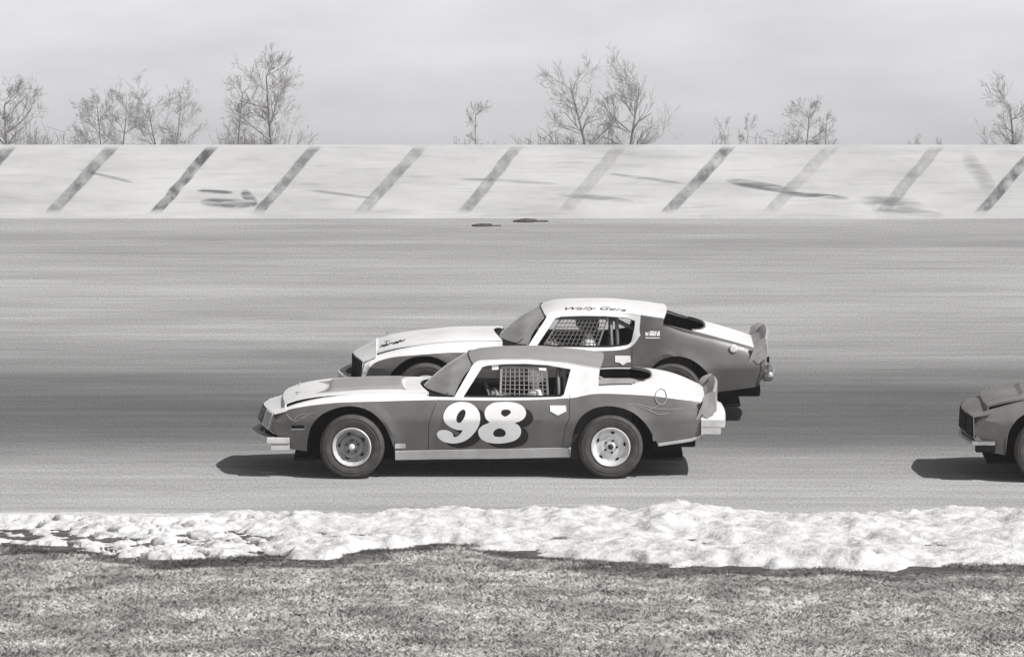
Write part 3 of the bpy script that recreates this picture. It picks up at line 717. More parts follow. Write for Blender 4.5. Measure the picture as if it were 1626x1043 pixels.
    for i in range(15):
        for j in range(dn+1):
            v = -1+2*j/dn; yb = o['deck_in'](dx0)
            xa = dx0-(dx0-o['deck_corner'])*abs(v)**3; x = xa+(dx1-xa)*i/14; y = v*min(c.Y(x, c.Sf(x))-.014, o['deck_in'](x)+.002)
            V.append((x+(.05*(1-v*v) if i == 14 else 0), y, c.Zt(x, y)+.006))
    for i in range(14):
        for j in range(dn): a = i*(dn+1)+j; Fc.append([a, a+dn+1, a+dn+2, a+1])
    dk = mesh('trunk_lid', V, Fc, o['deck_mat'], root, None, True, 30); solid(dk, .02)
    rim = MB(); rim.tube([V[j] for j in range(dn+1)], .013, 6); rim.build('backlight_trim', o['trim_mat'], root, True)
    # tail panel, rear bumper
    tz0, tz1 = o['tail_z']; V = []
    for j in range(21):
        v = -1+2*j/20; V += [(rx+.05*(1-v*v), v*.79, c.Zt(rx, v*.78)), (rx+.03+.09*(1-v*v), v*.785, tz1), (rx-.03+.07*(1-v*v), v*.76, tz0)]
    mesh('tail_panel', V, [q for j in range(20) for q in ([3*j, 3*j+1, 3*j+4, 3*j+3], [3*j+1, 3*j+2, 3*j+5, 3*j+4])], o['tail_mat'], root, None, True, 30)
    for s_ in (-1, 1):
        for k in (0, 1):
            tl = MB(); yc = s_*(.42+.2*k); tl.box(rx+.055, rx+.085, yc-.085, yc+.085, tz1+.02, tz1+.14); tl.build('tail_lamp', LENS, root, bevel=.01)
    o['rear'](root, c, rx)
    # spoiler
    o['spoiler'](root, c, rx)
    # interior: floor, firewall, dash, seat, cage, wheel, liners
    for nm_b, bb in (('floor_pan', (-2.0, 2.15, -.72, .72, .17, .20)), ('firewall', (-.62, -.58, -.80, .80, .2, .84)), ('rear_bulkhead', (1.62, 1.66, -.72, .72, .2, .72)), ('engine', (-1.9, -.9, -.34, .34, .2, .66))):
        fl = MB(); fl.box(*bb); fl.build(nm_b, BLACK, root, bevel=.01)
    for cx in (-1.372, 1.372):
        for s_ in (-1, 1):
            tb = MB(); V = []; nA = 20
            for k in range(nA+1):
                a = math.pi*(-.12+1.24*k/nA); V += [(cx+.455*math.cos(a), s_*(.50), .36+.43*math.sin(a)), (cx+.455*math.cos(a), s_*(c.Y(cx+.455*math.cos(a), .6)-.03), .36+.43*math.sin(a))]
            tb.add(V, [[2*k, 2*k+1, 2*k+3, 2*k+2] for k in range(nA)]); tb.add([V[2*k] for k in range(nA+1)], [list(range(nA+1))]); tb.build('wheel_tub', BLACK, root, True, 40)
    for s_ in (-1, 1):
        ca = MB(); ca.tube([(-1.372, s_*.72, .3), (-1.3, s_*.3, .3)], .025, 8); ca.build('control_arm', BLACK, root, True)
    df = MB(); df.lathe([(0, -.12), (.13, -.1), (.15, 0), (.13, .1), (0, .11)], 16, (1.372, 0, .34)); df.build('differential', BLACK, root, True)
    ax = MB(); ax.tube([(1.372, -.75, .34), (1.372, .75, .34)], .04, 10); ax.build('axle', BLACK, root, True, 40)
    for s_ in (-1, 1):
        lx0, lx1 = -.58, 1.6; n2 = 24; V = []
        for i in range(n2+1):
            x = lx0+(lx1-lx0)*i/n2; zt2 = c.Sf(x)-.02; zt2 += .036; V += [(x, s_*(c.Y(x, .6)-.09), .2), (x, s_*(c.Y(x, zt2)-.03), zt2)]
        mesh('door_liner', V, [[2*i, 2*i+1, 2*i+3, 2*i+2] for i in range(n2)], DARKIN, root, None, True)
    ds = MB(); ds.box(-.42, -.16, -.74, .74, .62, .85); ds.build('dashboard', DARKIN, root, bevel=.03)
    sh = MB(); sh.box(1.22, o['deck_x0']+.06, -.66, .66, c.Sf(o['deck_x0']+.06)-.10, c.Sf(o['deck_x0']+.06)-.08); sh.build('rear_shelf', o.get('shelf', SHELF), root)
    sw = MB(); cs = Vector((.10, -.38, .80)); ring_ = []
    tilt = Matrix.Rotation(R(-22), 3, 'Y')
    for k in range(25): a = 2*math.pi*k/24; ring_.append(cs+tilt@Vector((0, .185*math.cos(a), .185*math.sin(a))))
    sw.tube(ring_, .013, 8, cap=False)
    for a in (0, 2.09, 4.19): sw.tube([cs, cs+tilt@Vector((0, .18*math.cos(a+1.57), .18*math.sin(a+1.57)))], .01, 6)
    sw.tube([cs, cs+Vector((-.35, 0, -.12))], .018, 8); sw.build('steering_wheel', CAGE, root, True, 60)
    st = MB(); sx = o['driver_x']
    st.box(sx-.28, sx+.22, -.64, -.14, .30, .42); st.add([(sx+.13, -.63, .4), (sx+.13, -.15, .4), (sx+.27, -.15, .93), (sx+.27, -.63, .93), (sx+.24, -.63, .4), (sx+.24, -.15, .4), (sx+.34, -.15, .93), (sx+.34, -.63, .93)], [[0, 1, 2, 3], [4, 7, 6, 5], [0, 3, 7, 4], [1, 5, 6, 2], [3, 2, 6, 7]]); st.build('bucket_seat', DARKIN, root, bevel=.02)
    class CG:
        def tube(s, *a): q_ = MB(); q_.tube(*a); q_.build('cage_tube', CAGE, root, True, 60)
    cg = CG(); zr = RZ(.6)-.055; yr_ = rhw(.6)-.07; hx = o['hoop_x']; yb_ = .74
    cg.tube([(hx, -yb_, .25), (hx, -yb_, .84), (hx, -yr_, zr), (hx, yr_, zr), (hx, yb_, .84), (hx, yb_, .25)], .024, 10)
    cg.tube([(-.45, -yb_, .25), (-.45, -yb_, .80), (xw0+.05, -yr_, zr-.02), (xw0+.05, yr_, zr-.02), (-.45, yb_, .80), (-.45, yb_, .25)], .024, 10)
    for s_ in (-1, 1):
        cg.tube([(xw0+.05, s_*yr_, zr-.02), (hx, s_*yr_, zr)], .024, 10); cg.tube([(-.45, s_*yb_, .62), (hx, s_*yb_, .62)], .024, 10); cg.tube([(-.45, s_*yb_, .42), (hx, s_*yb_, .42)], .024, 10)
        cg.tube([(hx, s_*yr_, zr-.02), (1.75, s_*.62, .62)], .024, 10)
    cg.tube([(hx, -yb_, .4), (hx, yr_-.1, zr-.02)], .024, 10); cg.tube([(hx+.09, -yb_+.02, .3), (hx+.06, -yr_-.02, zr)], .022, 10)
    # window net
    q = PL(o['net'], .24); nb2 = MB(); nc, nr = o['net_n']
    def npnt(u, v, off=0):
        a, b, d, e_ = q; x = (a[0]*(1-u)+b[0]*u)*(1-v)+(e_[0]*(1-u)+d[0]*u)*v; z = (a[1]*(1-u)+b[1]*u)*(1-v)+(e_[1]*(1-u)+d[1]*u)*v
        return Vector((x, -(c.Y(x, max(z, c.Sf(x)+.01))-.05)+off, z+.004*math.sin(u*9)*math.sin(v*7)))
    def strip(p0s, wv, m=0, off=0):
        V = []
        for p_ in p0s: V += [p_-wv, p_+wv, p_+wv+Vector((0, .004, 0)), p_-wv+Vector((0, .004, 0))]
        Fc = [[4*i+a, 4*i+(a+1) % 4, 4*i+4+(a+1) % 4, 4*i+4+a] for i in range(len(p0s)-1) for a in range(4)]
        nb2.add(V, Fc, m)
    for i in range(nc+1): strip([npnt(i/nc, k/6) for k in range(7)], Vector((.0038, 0, 0)) if 0 < i < nc else Vector((.011, 0, 0)), 0 if i < nc else 1)
    for j in range(nr+1): strip([npnt(k/8, j/nr, -.005) for k in range(9)], Vector((0, 0, .0038)) if 0 < j < nr else Vector((0, 0, .010)))
    nb2.build('window_net', [o['net_mat'], NETD], root, kind='stuff')
    mr_ = MB(); mr_.box(xw0+.0, xw0+.02, -.14, .14, RC(xw0)-.10, RC(xw0)-.045); mr_.tube([(xw0+.01, 0, RC(xw0)-.05), (xw0+.01, 0, RC(xw0)-.01)], .006, 6); mr_.build('mirror', CHROME, root)
    # wheels
    for cx in (-1.372, 1.372):
        for s_ in (-1, 1):
            wy = (.83 if cx < 0 else .82)*s_
            e = make_wheel(root, cx, wy, s_, cx < 0, o['cap'] and cx < 0)
            e.rotation_euler = (0, random.uniform(0, 1.2), (R(-2.5) if s_ < 0 else R(-2.5)) if cx < 0 else 0)

def decal(root, c, name, outer, holes, m, lift, step=.025, lab=None, w=0.):
    V, Fc, C_ = c.side(outer, holes, (), lift, step, -1); ob = mesh(name, V, Fc, m, root, None, True)
    if sum(p_.normal.y for p_ in ob.data.polygons) > 0: ob.data.flip_normals()
    if lab: ob['label'] = lab
    return ob
def pin(root, c, name, pts, m, rad=.004):
    q = crom(c.PL(pts), 6, False); mb = MB(); mb.tube([(x, -(c.Y(x, z)+.003), z) for x, z in q], rad, 5); return mb.build(name, m, root)

# ---- shared tail parts
def rear_A(root, c, rx):
    # deep wrap-round bumper: white cap above, alloy bar and a lower bar
    for nm, z0, z1, zi, m, x_c, x_s in (('rear_bumper_cap', .61, .615, .745, WHITE, 2.60, 2.565), ('rear_bumper', .535, .61, .61, BUMPT, 2.61, 2.585), ('rear_bumper_guard', .46, .53, .53, SILL, 2.565, 2.54)):
        V = []; K = 24
        path = [(rx-.01, -.80)]+[(x_c+(x_s-x_c)*abs(-1+2*j/K)**2, (-1+2*j/K)*.80) for j in range(K+1)]+[(rx-.01, .80)]
        for (x, y) in path:
            yi = y*.93 if abs(y) < .79 else y; xi = rx+.0 if abs(y) < .8 or x > rx else rx-.01
            V += [(x, y, z0), (x, y, z1), (xi, y*.93, zi), (xi, y*.93, z0)]
        Fc = [[4*k+a, 4*k+(a+1) % 4, 4*k+4+(a+1) % 4, 4*k+4+a] for k in range(len(path)-1) for a in range(4)]+[[0, 1, 2, 3], [4*(len(path)-1)+q for q in (3, 2, 1, 0)]]
        b = mesh(nm, V, Fc, m, root, None, False)
        md = b.modifiers.new('bevel', 'BEVEL'); md.width = .008; md.segments = 2
def rear_B(root, c, rx):
    mb = MB(); K = 20; pts = [(rx+.07+.09*(1-(-1+2*j/K)**2), (-1+2*j/K)*.74, .50) for j in range(K+1)]
    mb.tube(pts, .045, 10); mb.build('rear_bumper', CHROME, root, True, 60)
    for s_ in (-1, 1):
        mb = MB(); mb.lathe([(0, -.05), (.05, -.045), (.06, 0), (.05, .045), (0, .05)], 16, (rx+.11, s_*.76, .52)); mb.build('bumper_end', CHROME, root, True)
        mb = MB(); mb.box(rx-.02, rx+.12, s_*.6-.03, s_*.6+.03, .66, .72); mb.build('bumper_bracket', BLACK, root)
    mb = MB(); mb.box(rx-.3, rx+.02, -.6, -.1, .27, .40); mb.build('fuel_cell', BLACK, root, bevel=.02)
def spoiler_A(m, sx=(2.36, 2.44, 2.50), bz=.80, tz=.955, fin=.59):
    def f(root, c, rx):
        V = []; K = 24
        for j in range(K+1):
            v = -1+2*j/K; y = v*.80; a = 1-v*v; drop = .07*abs(v)**4
            V += [(sx[0]-.05+.04*a, y, bz-.02+.03*a-drop), (sx[1]+.03*a, y, (bz+tz)/2-drop*.8), (sx[2]-.045+.045*a, y, tz-drop), (sx[2]-.02+.045*a, y, tz-.02-drop), (sx[1]+.06+.02*a, y, bz-.02-drop), (sx[0]+.04, y, bz-.1-drop)]
        Fc = [[6*k+a, 6*k+(a+1) % 6, 6*k+6+(a+1) % 6, 6*k+6+a] for k in range(K) for a in range(6)]+[[0, 1, 2, 3, 4, 5], [6*K+q for q in (5, 4, 3, 2, 1, 0)]]
        ob = mesh('rear_spoiler', V, Fc, m, root, None, True, 40)
        for s_ in (-1, 1):   # fin that runs down the corner of the body
            Pn = crom([(x+sx[0]-2.36, z+bz-.80) for x, z in [(2.350, .795), (2.358, .862), (2.42, .905), (2.488, .915), (2.472, .822), (2.401, .747), (2.328, .66), (2.282, .619), (2.312, .70)]], 4)
            V = [(x, s_*.797, z) for x, z in Pn]+[(x, s_*.812, z) for x, z in Pn]; n_ = len(Pn)
            mesh('spoiler_fin', V, [list(range(n_)), list(range(2*n_-1, n_-1, -1))]+[[i, (i+1) % n_, n_+(i+1) % n_, n_+i] for i in range(n_)], m, root)
    return f

# ---- near car (98)
Sp = [(425, 664), (443, 655), (475, 642), (520, 632), (560, 628.5), (610, 628), (660, 629), (720, 630.5), (800, 631), (885, 630), (915, 624), (945, 614), (985, 612), (1030, 613), (1060, 617), (1085, 624), (1118, 638)]
Cp = [(405, 652), (425, 640), (447, 632), (490, 621), (540, 614), (590, 609), (640, 608), (700, 607), (800, 606), (905, 600), (950, 594), (1000, 592), (1037, 594), (1060, 600), (1085, 608), (1112, 619), (1130, 628)]
A = Car(765, 760, 149.5, Sp, Cp)
carX = lambda px, t: (px-813)*(D0+t)/F
tA = t_row(760)+.92
carA = empty('stock_car', lane(carX(765, tA), tA), 'nearest race car, grey and white coupe with a big white 98 on its door', 'race car', (BANK, 0, 0), 'racing coupes on the track')
whiteA = [(436, 658), (446, 656.5), (470, 650), (497, 645), (540, 640), (604, 638), (692, 636), (760, 636.5), (840, 636), (905, 633), (925, 629.5), (946, 626), (980, 626), (1034, 629.5), (1080, 636), (1118, 641), (1140, 645)]
hoodwA = curve([(-2.4, .60), (-2.13, .66), (-1.7, .70), (-1.2, .70), (-.7, .69), (0, .69)])
oA = dict(base=GREY, white=WHITE,
    seam_f=[(697, 631), (690, 646), (681, 672), (680, 716)], seam_r=[(905, 627), (905, 663), (898, 680), (893, 711)],
    arch_f=[(627, 717), (622, 700), (612, 677), (597, 659), (577, 648), (553, 644.5), (528, 650), (508, 661), (495, 677), (489, 696), (487, 719)],
    arch_r=[(1046, 709), (1040, 697), (1026, 673), (1006, 655), (980, 645.5), (955, 645), (935, 652), (920, 665), (911, 685), (906, 711)],
    nose=[(441, 655.5), (429.5, 684), (445, 699), (462, 716)], tail=[(1116, 638), (1116, 664), (1118, 692), (1100, 702)],
    sill_f=(680, 716), sill_r=(906, 711),
    paints=[(whiteA+[(1140, 500), (436, 500)], 1)], paint_lines=[whiteA], crease=[(-2.0, 2.3)],
    sill=[(628, 718), (906, 712), (906, 727), (790, 730), (628, 732)], sill_mat=SILL, door_label='grey door with white 98 painted on it',
    gh=[(722, 631), (752, 578), (758, 574), (765, 572.5), (800, 571), (840, 571), (900, 575.5), (953, 583.5), (951, 596), (950, 613)][::-1],
    win=[(735, 629), (766, 583), (775, 580.5), (800, 578.5), (835, 578), (870, 580), (907, 586), (896, 624), (890, 627.5), (870, 629), (800, 630)],
    gh_lines=[], gh_paints=[], gh_default=1, rail=[(752, 577), (765, 573), (800, 571), (840, 571), (900, 575.5), (953, 583.5)],
    roof_c=[(745, 559), (765, 554.5), (800, 551), (850, 550), (900, 553.5), (957, 561)], roof_mat=ROOFG,
    hood_w=hoodwA, hood_x1=-.66, hood_lip=(447, 625), hood_rise=.035, hood_th=.02, lip=.075, scoop=True, fender_top=1, quarter_top=1,
    hood_paint=lambda x, y: 2 if (-1.64 < x < -.86 and abs(y) < .53) or (-1.8 < x <= -1.64 and abs(y) < .53 and abs(y) > .53-(x+1.8)/.16*.35) else 1, third=ROOFG,
    nose3=[(-2.10, -2.07, .785, .715, .80), (-2.16, -2.11, .755, .70, .80), (-2.30, -2.17, .70, .685, .79), (-2.335, -2.20, .69, .675, .79), (-2.39, -2.25, .52, .50, .775), (-2.36, -2.20, .47, .46, .77)],
    nose_paint=[1, 1, 1, 0, 0], fascia_row=3, grille_dark=False, lamp_mat=GREY, lamp_rim=WHITE,
    fb_z=(.36, .425), fb_x=(-2.47, -2.28, -2.04), bump_mat=BUMPT, guard_mat=SILL, valance_mat=GREY,
    deck_x0=1.82, deck_corner=1.62, deck_in=curve([(.9, .80), (1.2, .75), (1.6, .73), (1.9, .73), (2.1, .70), (2.4, .66)]), deck_mat=WHITE, trim_mat=PALE,
    tail_z=(.38, .60), tail_mat=GREY, rear=rear_A, spoiler=spoiler_A(SPOIL), driver_x=.52, hoop_x=.82,
    net=[(795, 630), (871, 630), (868, 585), (797, 584)], net_n=(10, 7), net_mat=NET, cap=True)
# no quarter strip inside the door area
build_car(carA, A, oA)
ck = lambda pts: [(660+a/5.213, 540+b/5.213) for a, b in pts]
n9 = [(395,516),(450,524),(500,555),(530,600),(537,660),(522,715),(492,765),(445,815),(385,848),(310,860),(240,847),(200,822),(180,790),(186,762),(215,746),(258,746),(292,760),(311,782),(318,804),(345,800),(372,780),(388,748),(350,745),(300,726),(252,690),(233,645),(240,600),(270,555),(318,527),(358,517)]
h9 = [(398,575),(415,590),(413,620),(397,655),(372,682),(350,681),(340,657),(348,620),(370,590)]
n8 = [(700,517),(770,515),(840,525),(890,550),(915,590),(912,625),(890,655),(855,675),(827,683),(860,710),(875,745),(868,790),(830,830),(760,852),(680,860),(600,850),(545,820),(522,780),(525,740),(560,705),(612,680),(585,650),(573,610),(585,565),(620,535),(660,520)]
h8a = [(750,575),(780,580),(790,600),(770,620),(742,633),(715,617),(710,597),(722,580)]
h8b = [(700,730),(735,745),(748,770),(735,797),(695,803),(655,797),(645,770),(660,745)]
sm = lambda pts: A.PL(crom(ck(pts), 4))
off = lambda pts, dx, dy: [(a+dx, b+dy) for a, b in pts]
hullish = lambda pts: off(pts, 60, 40)
decal(carA, A, 'number_shadow', sm(hullish(n9)), [], SHADOWINK, .003, lab='dark drop shadow of the painted 9')
decal(carA, A, 'number_shadow', sm(hullish(n8)), [], SHADOWINK, .0055, lab='dark drop shadow of the painted 8')
decal(carA, A, 'race_number', sm(n9), [sm(h9)], WHITE, .009, lab='white slanted number 9')
decal(carA, A, 'race_number', sm(n8), [sm(h8a), sm(h8b)], WHITE, .0095, lab='white slanted number 8')
decal(carA, A, 'decal', A.PL([(874, 644), (899, 644), (900, 653), (886.5, 659.5), (874, 653)]), [], WHITE, .007, lab='white pentagon sticker on the door')
decal(carA, A, 'decal', A.PL([(628, 705), (644, 705), (645, 708), (644, 713), (628, 713), (627, 709)]), [], SILL, .007, lab='small white oblong sticker behind the front wheel')
decal(carA, A, 'side_marker', A.PL([(463, 677.5), (483, 676.5), (483, 681.5), (463, 682.5)]), [], BLACK, .004)
decal(carA, A, 'side_marker_trim', A.PL([(462, 682.5), (484, 681.5), (484, 683.5), (462, 684.5)]), [], SILL, .005)
for pts in ([(455, 660), (462, 667), (472, 670), (482, 664), (490, 659), (502, 657)], [(468, 667), (474, 661), (486, 658)], [(985, 626.8+14), (1005, 642), (1025, 649), (1045, 658), (1062, 657)], [(1010, 641), (1035, 648), (1060, 651), (1085, 650)], [(1030, 652), (1045, 645), (1058, 641)]):
    pin(carA, A, 'pinstripe', pts, PIN, .0035)
ringp = [(1050+9*math.cos(a), 631+12*math.sin(a)) for a in [2*math.pi*k/24 for k in range(25)]]
mb = MB(); mb.tube([(x, -(A.Y(x, min(z, A.Sf(x)))+.004), min(z, A.Sf(x)-.002)) for x, z in A.PL(ringp)], .006, 6); mb.build('filler_ring', ROOFG, carA)
for q in ([(781, 579.5), (792, 579), (792, 587), (782, 587.5)], [(856, 584.5), (868, 585), (868, 588.5), (857, 588)]):
    decal(carA, A, 'net_tab', A.PL(q, .24), [], WHITE, -.03)
# chin lip under the rear quarter
q = A.PL([(1046, 706), (1100, 699), (1120, 691), (1120, 694), (1100, 703), (1046, 710)]); V, Fc, C_ = A.side(q, (), (), .014, .05, -1); solid(mesh('quarter_lip', V, Fc, SILL, carA, None, True), .02)
mb = MB(); mb.box(1.9, 2.28, -.62, -.2, .30, .42); mb.build('fuel_cell', BLACK, carA, bevel=.02)

# ---- far car
gB = 673; scB = F/(D0+t_row(gB)); midB = 871
SpB = [(560, 592), (577, 576), (605, 566), (644, 557), (689, 551), (746, 548.5), (799, 549), (850, 550), (900, 551), (960, 551.5), (995, 548), (1015, 534), (1035, 521), (1052, 517.5), (1080, 526), (1110, 534), (1140, 541), (1175, 550), (1210, 561)]
CpB = [(550, 580), (565, 562), (590, 549), (625, 537), (678, 529), (723, 523.5), (790, 522), (850, 520), (950, 518), (1015, 512), (1052, 503), (1085, 507), (1112, 512), (1135, 518), (1170, 529), (1205, 541), (1225, 549)]
B = Car(midB, gB, scB, SpB, CpB)
tB = t_row(gB)+.92
carB = empty('stock_car', lane(carX(midB, tB), tB), 'far race car, grey coupe with white hood and roof, half hidden by the nearer one', 'race car', (BANK, 0, 0), 'racing coupes on the track')
wb = [(570, 612), (577, 606), (585, 588), (596, 577), (621, 569), (657, 564.5), (701, 561), (744, 560.5), (800, 559.5), (860, 559), (956, 558), (988, 556), (1002, 551), (1012, 540)]
oB = dict(base=GREYB, white=WHITE,
    seam_f=[(800, 550), (797, 565), (790, 588), (789, 630)], seam_r=[(1003, 545), (1003, 580), (997, 600), (992, 626)],
    arch_f=[(738, 630), (733, 610), (722, 590), (706, 575), (688, 567), (668, 566), (648, 570), (630, 582), (619, 596), (614, 612), (612, 630)],
    arch_r=[(1138, 624), (1131, 606), (1120, 589), (1104, 575), (1086, 567), (1066, 566), (1048, 572), (1034, 584), (1025, 600), (1020, 626)],
    nose=[(578, 576), (573, 606), (590, 618), (592, 630)], tail=[(1205, 560), (1218, 585), (1212, 600), (1203, 617)],
    sill_f=(789, 630), sill_r=(1020, 626),
    paints=[(wb+[(1012, 400), (540, 400)], 1)], paint_lines=[wb], crease=[(-2.0, 2.3)],
    sill=[(738, 631), (1020, 627), (1020, 640), (738, 644)], sill_mat=SILL, door_label='grey door with a white sticker',
    gh=[(838, 549), (866, 506), (870, 498), (880, 495.5), (910, 494), (950, 494), (1000, 497), (1053, 503), (1052.5, 510), (1052, 518)][::-1],
    win=[(851, 548), (881, 506), (891, 503), (925, 502), (962, 502.5), (996, 505), (1008, 509), (1007, 520), (1002, 540), (997, 546), (985, 549), (956, 550.5)],
    gh_lines=[[(1018, 470), (1017, 500), (1014, 530), (1006, 552)]], gh_paints=[([(1018, 470), (1017, 500), (1014, 530), (1006, 552), (1000, 560), (1100, 560), (1100, 470)], 0)], gh_default=1,
    rail=[(866, 500), (880, 496), (910, 494), (950, 494), (1000, 497), (1053, 503)],
    roof_c=[(862, 483), (880, 477), (910, 474), (960, 473.5), (1010, 478), (1057, 486)], roof_mat=WHITE,
    hood_w=curve([(-2.4, .58), (-2.0, .66), (-1.7, .69), (-1.2, .70), (-.7, .69), (0, .69)]), hood_x1=-.62, hood_lip=(590, 545), hood_rise=.02, hood_th=.02, lip=.06, scoop=False, fender_top=1, quarter_top=0,
    hood_paint=lambda x, y: 1, third=WHITE,
    nose3=[(-1.94, -1.93, .845, .745, .80), (-2.02, -2.0, .79, .71, .79), (-2.16, -2.06, .72, .69, .78), (-2.20, -2.08, .70, .68, .78), (-2.20, -2.10, .46, .45, .775), (-2.16, -2.08, .40, .40, .77)],
    nose_paint=[1, 1, 1, 1, 0], fascia_row=3, grille_dark=True, lamp_mat=BLACK, lamp_rim=DARKIN, shelf=BLACK,
    fb_z=(.41, .49), fb_x=(-2.38, -2.22, -2.02), bump_mat=BUMPT, guard_mat=GREYB, valance_mat=GREYB,
    deck_x0=1.76, deck_corner=1.60, deck_in=curve([(.9, .80), (1.2, .66), (1.5, .64), (1.9, .66), (2.1, .64), (2.4, .6)]), deck_mat=WHITE, trim_mat=GREYB,
    tail_z=(.40, .60), tail_mat=GREYB, rear=rear_B, spoiler=spoiler_A(SPOIL, (2.30, 2.39, 2.455), .83, .975, .62), driver_x=.40, hoop_x=.70,
    net=[(862, 549), (948, 550), (964, 507), (890, 507)], net_n=(12, 7), net_mat=NETD, cap=False)
build_car(carB, B, oB)
decal(carB, B, 'decal', B.PL([(976, 565), (1000, 565), (1001, 575), (994, 576), (988.5, 580), (983, 576), (976, 575)]), [], WHITE, .007, lab='white sticker on the door')
mb = MB(); x_, z_ = B.P(1164, 555); mb.lathe([(.045, .02), (.045, -.03), (.036, -.04), (0, -.042)], 20, (x_, -B.Y(x_, z_), z_)); mb.build('filler_cap', WHITE, carB, True, 40)
for i, (r0, h, gaps) in enumerate([(525.5, 2.6, [(1024, 1031), (1032, 1038), (1039, 1042), (1044, 1047)]), (529, 5, [(1024, 1029), (1030.5, 1041), (1042, 1047)]), (534.8, 1.6, [(1024, 1047)])]):
    for a, b in gaps: 
        q = B.PL([(a, r0-h/2+.6), (b, r0-h/2+.6), (b, r0+h/2+.6), (a, r0+h/2+.6)], .1); V = [(x, -(B.Y(x, z)+.004), z) for x, z in q]; mesh('decal_block', V, [[0, 1, 2, 3]], WHITE, carB)
def text(root, body, size, loc, rot, m, shear=.35, extr=.001, name='lettering', lab=None):
    cu = bpy.data.curves.new('t', 'FONT'); cu.body = body; cu.size = size; cu.shear = shear; cu.extrude = extr; cu.align_x = 'CENTER'
    tmp = bpy.data.objects.new('t', cu); COL.objects.link(tmp); dg = bpy.context.evaluated_depsgraph_get(); me = bpy.data.meshes.new_from_object(tmp.evaluated_get(dg)); bpy.data.objects.remove(tmp)
    me.materials.clear(); me.materials.append(m); o = link(name, me, root, label=lab); o.location = loc; o.rotation_euler = rot; return o
# script lettering lies on the near edge of the roof: drape it on the skin
def roof_text(root, body, size, px0, row, m, c, o_, lab):
    rl = curve(c.PL(o_['rail'], .31)); rc = curve(c.PL(o_['roof_c'], .93))
    ob = text(root, body, size, (0, 0, 0), (0, 0, 0), m, .45, 0, 'lettering', lab); x0 = c.P(px0, 0)[0]
    bm = bmesh.new(); bm.from_mesh(ob.data); bmesh.ops.triangulate(bm, faces=bm.faces)
    for v in bm.verts:
        x = x0+v.co.x; s = v.co.y+.05; hwx = c.Y(x, rl(x)); vv = max(0, 1-s/hwx)
        v.co = Vector((x, -hwx*vv, rl(x)+(rc(x)-rl(x))*(1-vv**2.3)+.006))
    bm.to_mesh(ob.data); bm.free(); return ob
roof_text(carB, 'Wally Gers', .155, 942, 495, INK, B, oB, 'dark slanted script on the roof edge')
def hood_text(root, body, size, x0, y0, m, c, lab, rise):
    ob = text(root, body, size, (0, 0, 0), (0, 0, 0), m, .3, 0, 'lettering', lab)
    for v in ob.data.vertices: x = x0+v.co.x; y = y0+v.co.y; v.co = Vector((x, y, c.Zt(x, y)+.024+rise*math.exp(-((x-B.P(590, 0)[0])/.5)**2)))
# worn dark lettering on the near side of the hood
for k, (xa, ya, xb, yb) in enumerate([(603, -.52, 612, -.40), (609, -.56, 618, -.44), (616, -.50, 628, -.42), (624, -.56, 634, -.40), (630, -.50, 642, -.36)]):
    xa, xb = B.P(xa, 0)[0], B.P(xb, 0)[0]; pts = crom([(xa, ya), (xa*.6+xb*.4, yb), (xa*.45+xb*.55, ya+.01), (xb, yb)], 5, False); x0h = B.P(590, 0)[0]
    V = []
    for x, y in pts: V += [(x-.011, y, B.Zt(x, y)+.019+.02*math.exp(-((x-x0h)/.5)**2)), (x+.011, y+.012, B.Zt(x, y+.012)+.019+.02*math.exp(-((x-x0h)/.5)**2))]
    mesh('hood_lettering', V, [[2*i, 2*i+1, 2*i+3, 2*i+2] for i in range(len(pts)-1)], INK, carB)
# ---- third car, at the right edge
A3 = Car(765, 760, 149.5, [(425, 663), (443, 652), (475, 644), (520, 634), (560, 628.5)]+Sp[5:], [(405, 649), (425, 640), (447, 631), (490, 620)]+Cp[4:], xmap=lambda x: x if x > -1.6 else -1.6+(x+1.6)*.80)
t3 = t_row(766)+.92; mid3 = 1652+1.372*149.8
carC = empty('stock_car', lane(carX(mid3, t3), t3), 'plain grey race car coming into view at the right edge with only its nose showing', 'race car', (BANK, 0, 0), 'racing coupes on the track')
o3 = dict(oA); o3.update(base=PRIMER, white=PRIMER, third=PRIMER, roof_mat=PRIMER, deck_mat=PRIMER, scoop=True, fender_top=0, quarter_top=0, grille_dark=True, lamp_mat=BLACK, lamp_rim=BLACK, bump_mat=CHROME, guard_mat=BLACK, valance_mat=PRIMER, tail_mat=PRIMER,
    hood_paint=lambda x, y: 0, nose_paint=[0, 0, 0, 0, 0], door_label='plain grey door', sill_mat=PRIMER, paints=[], paint_lines=[], cap=False, hood_rise=.03,
    nose3=[(-2.10, -2.07, .785, .715, .80), (-2.20, -2.14, .745, .70, .80), (-2.36, -2.26, .70, .685, .79), (-2.385, -2.28, .69, .675, .79), (-2.40, -2.27, .47, .46, .775), (-2.38, -2.24, .44, .43, .77)], fb_z=(.385, .43), fb_x=(-2.43, -2.30, -2.0), nose=[(426, 657), (426, 688), (445, 699), (462, 716)],
    rear=rear_B)
build_car(carC, A3, o3)

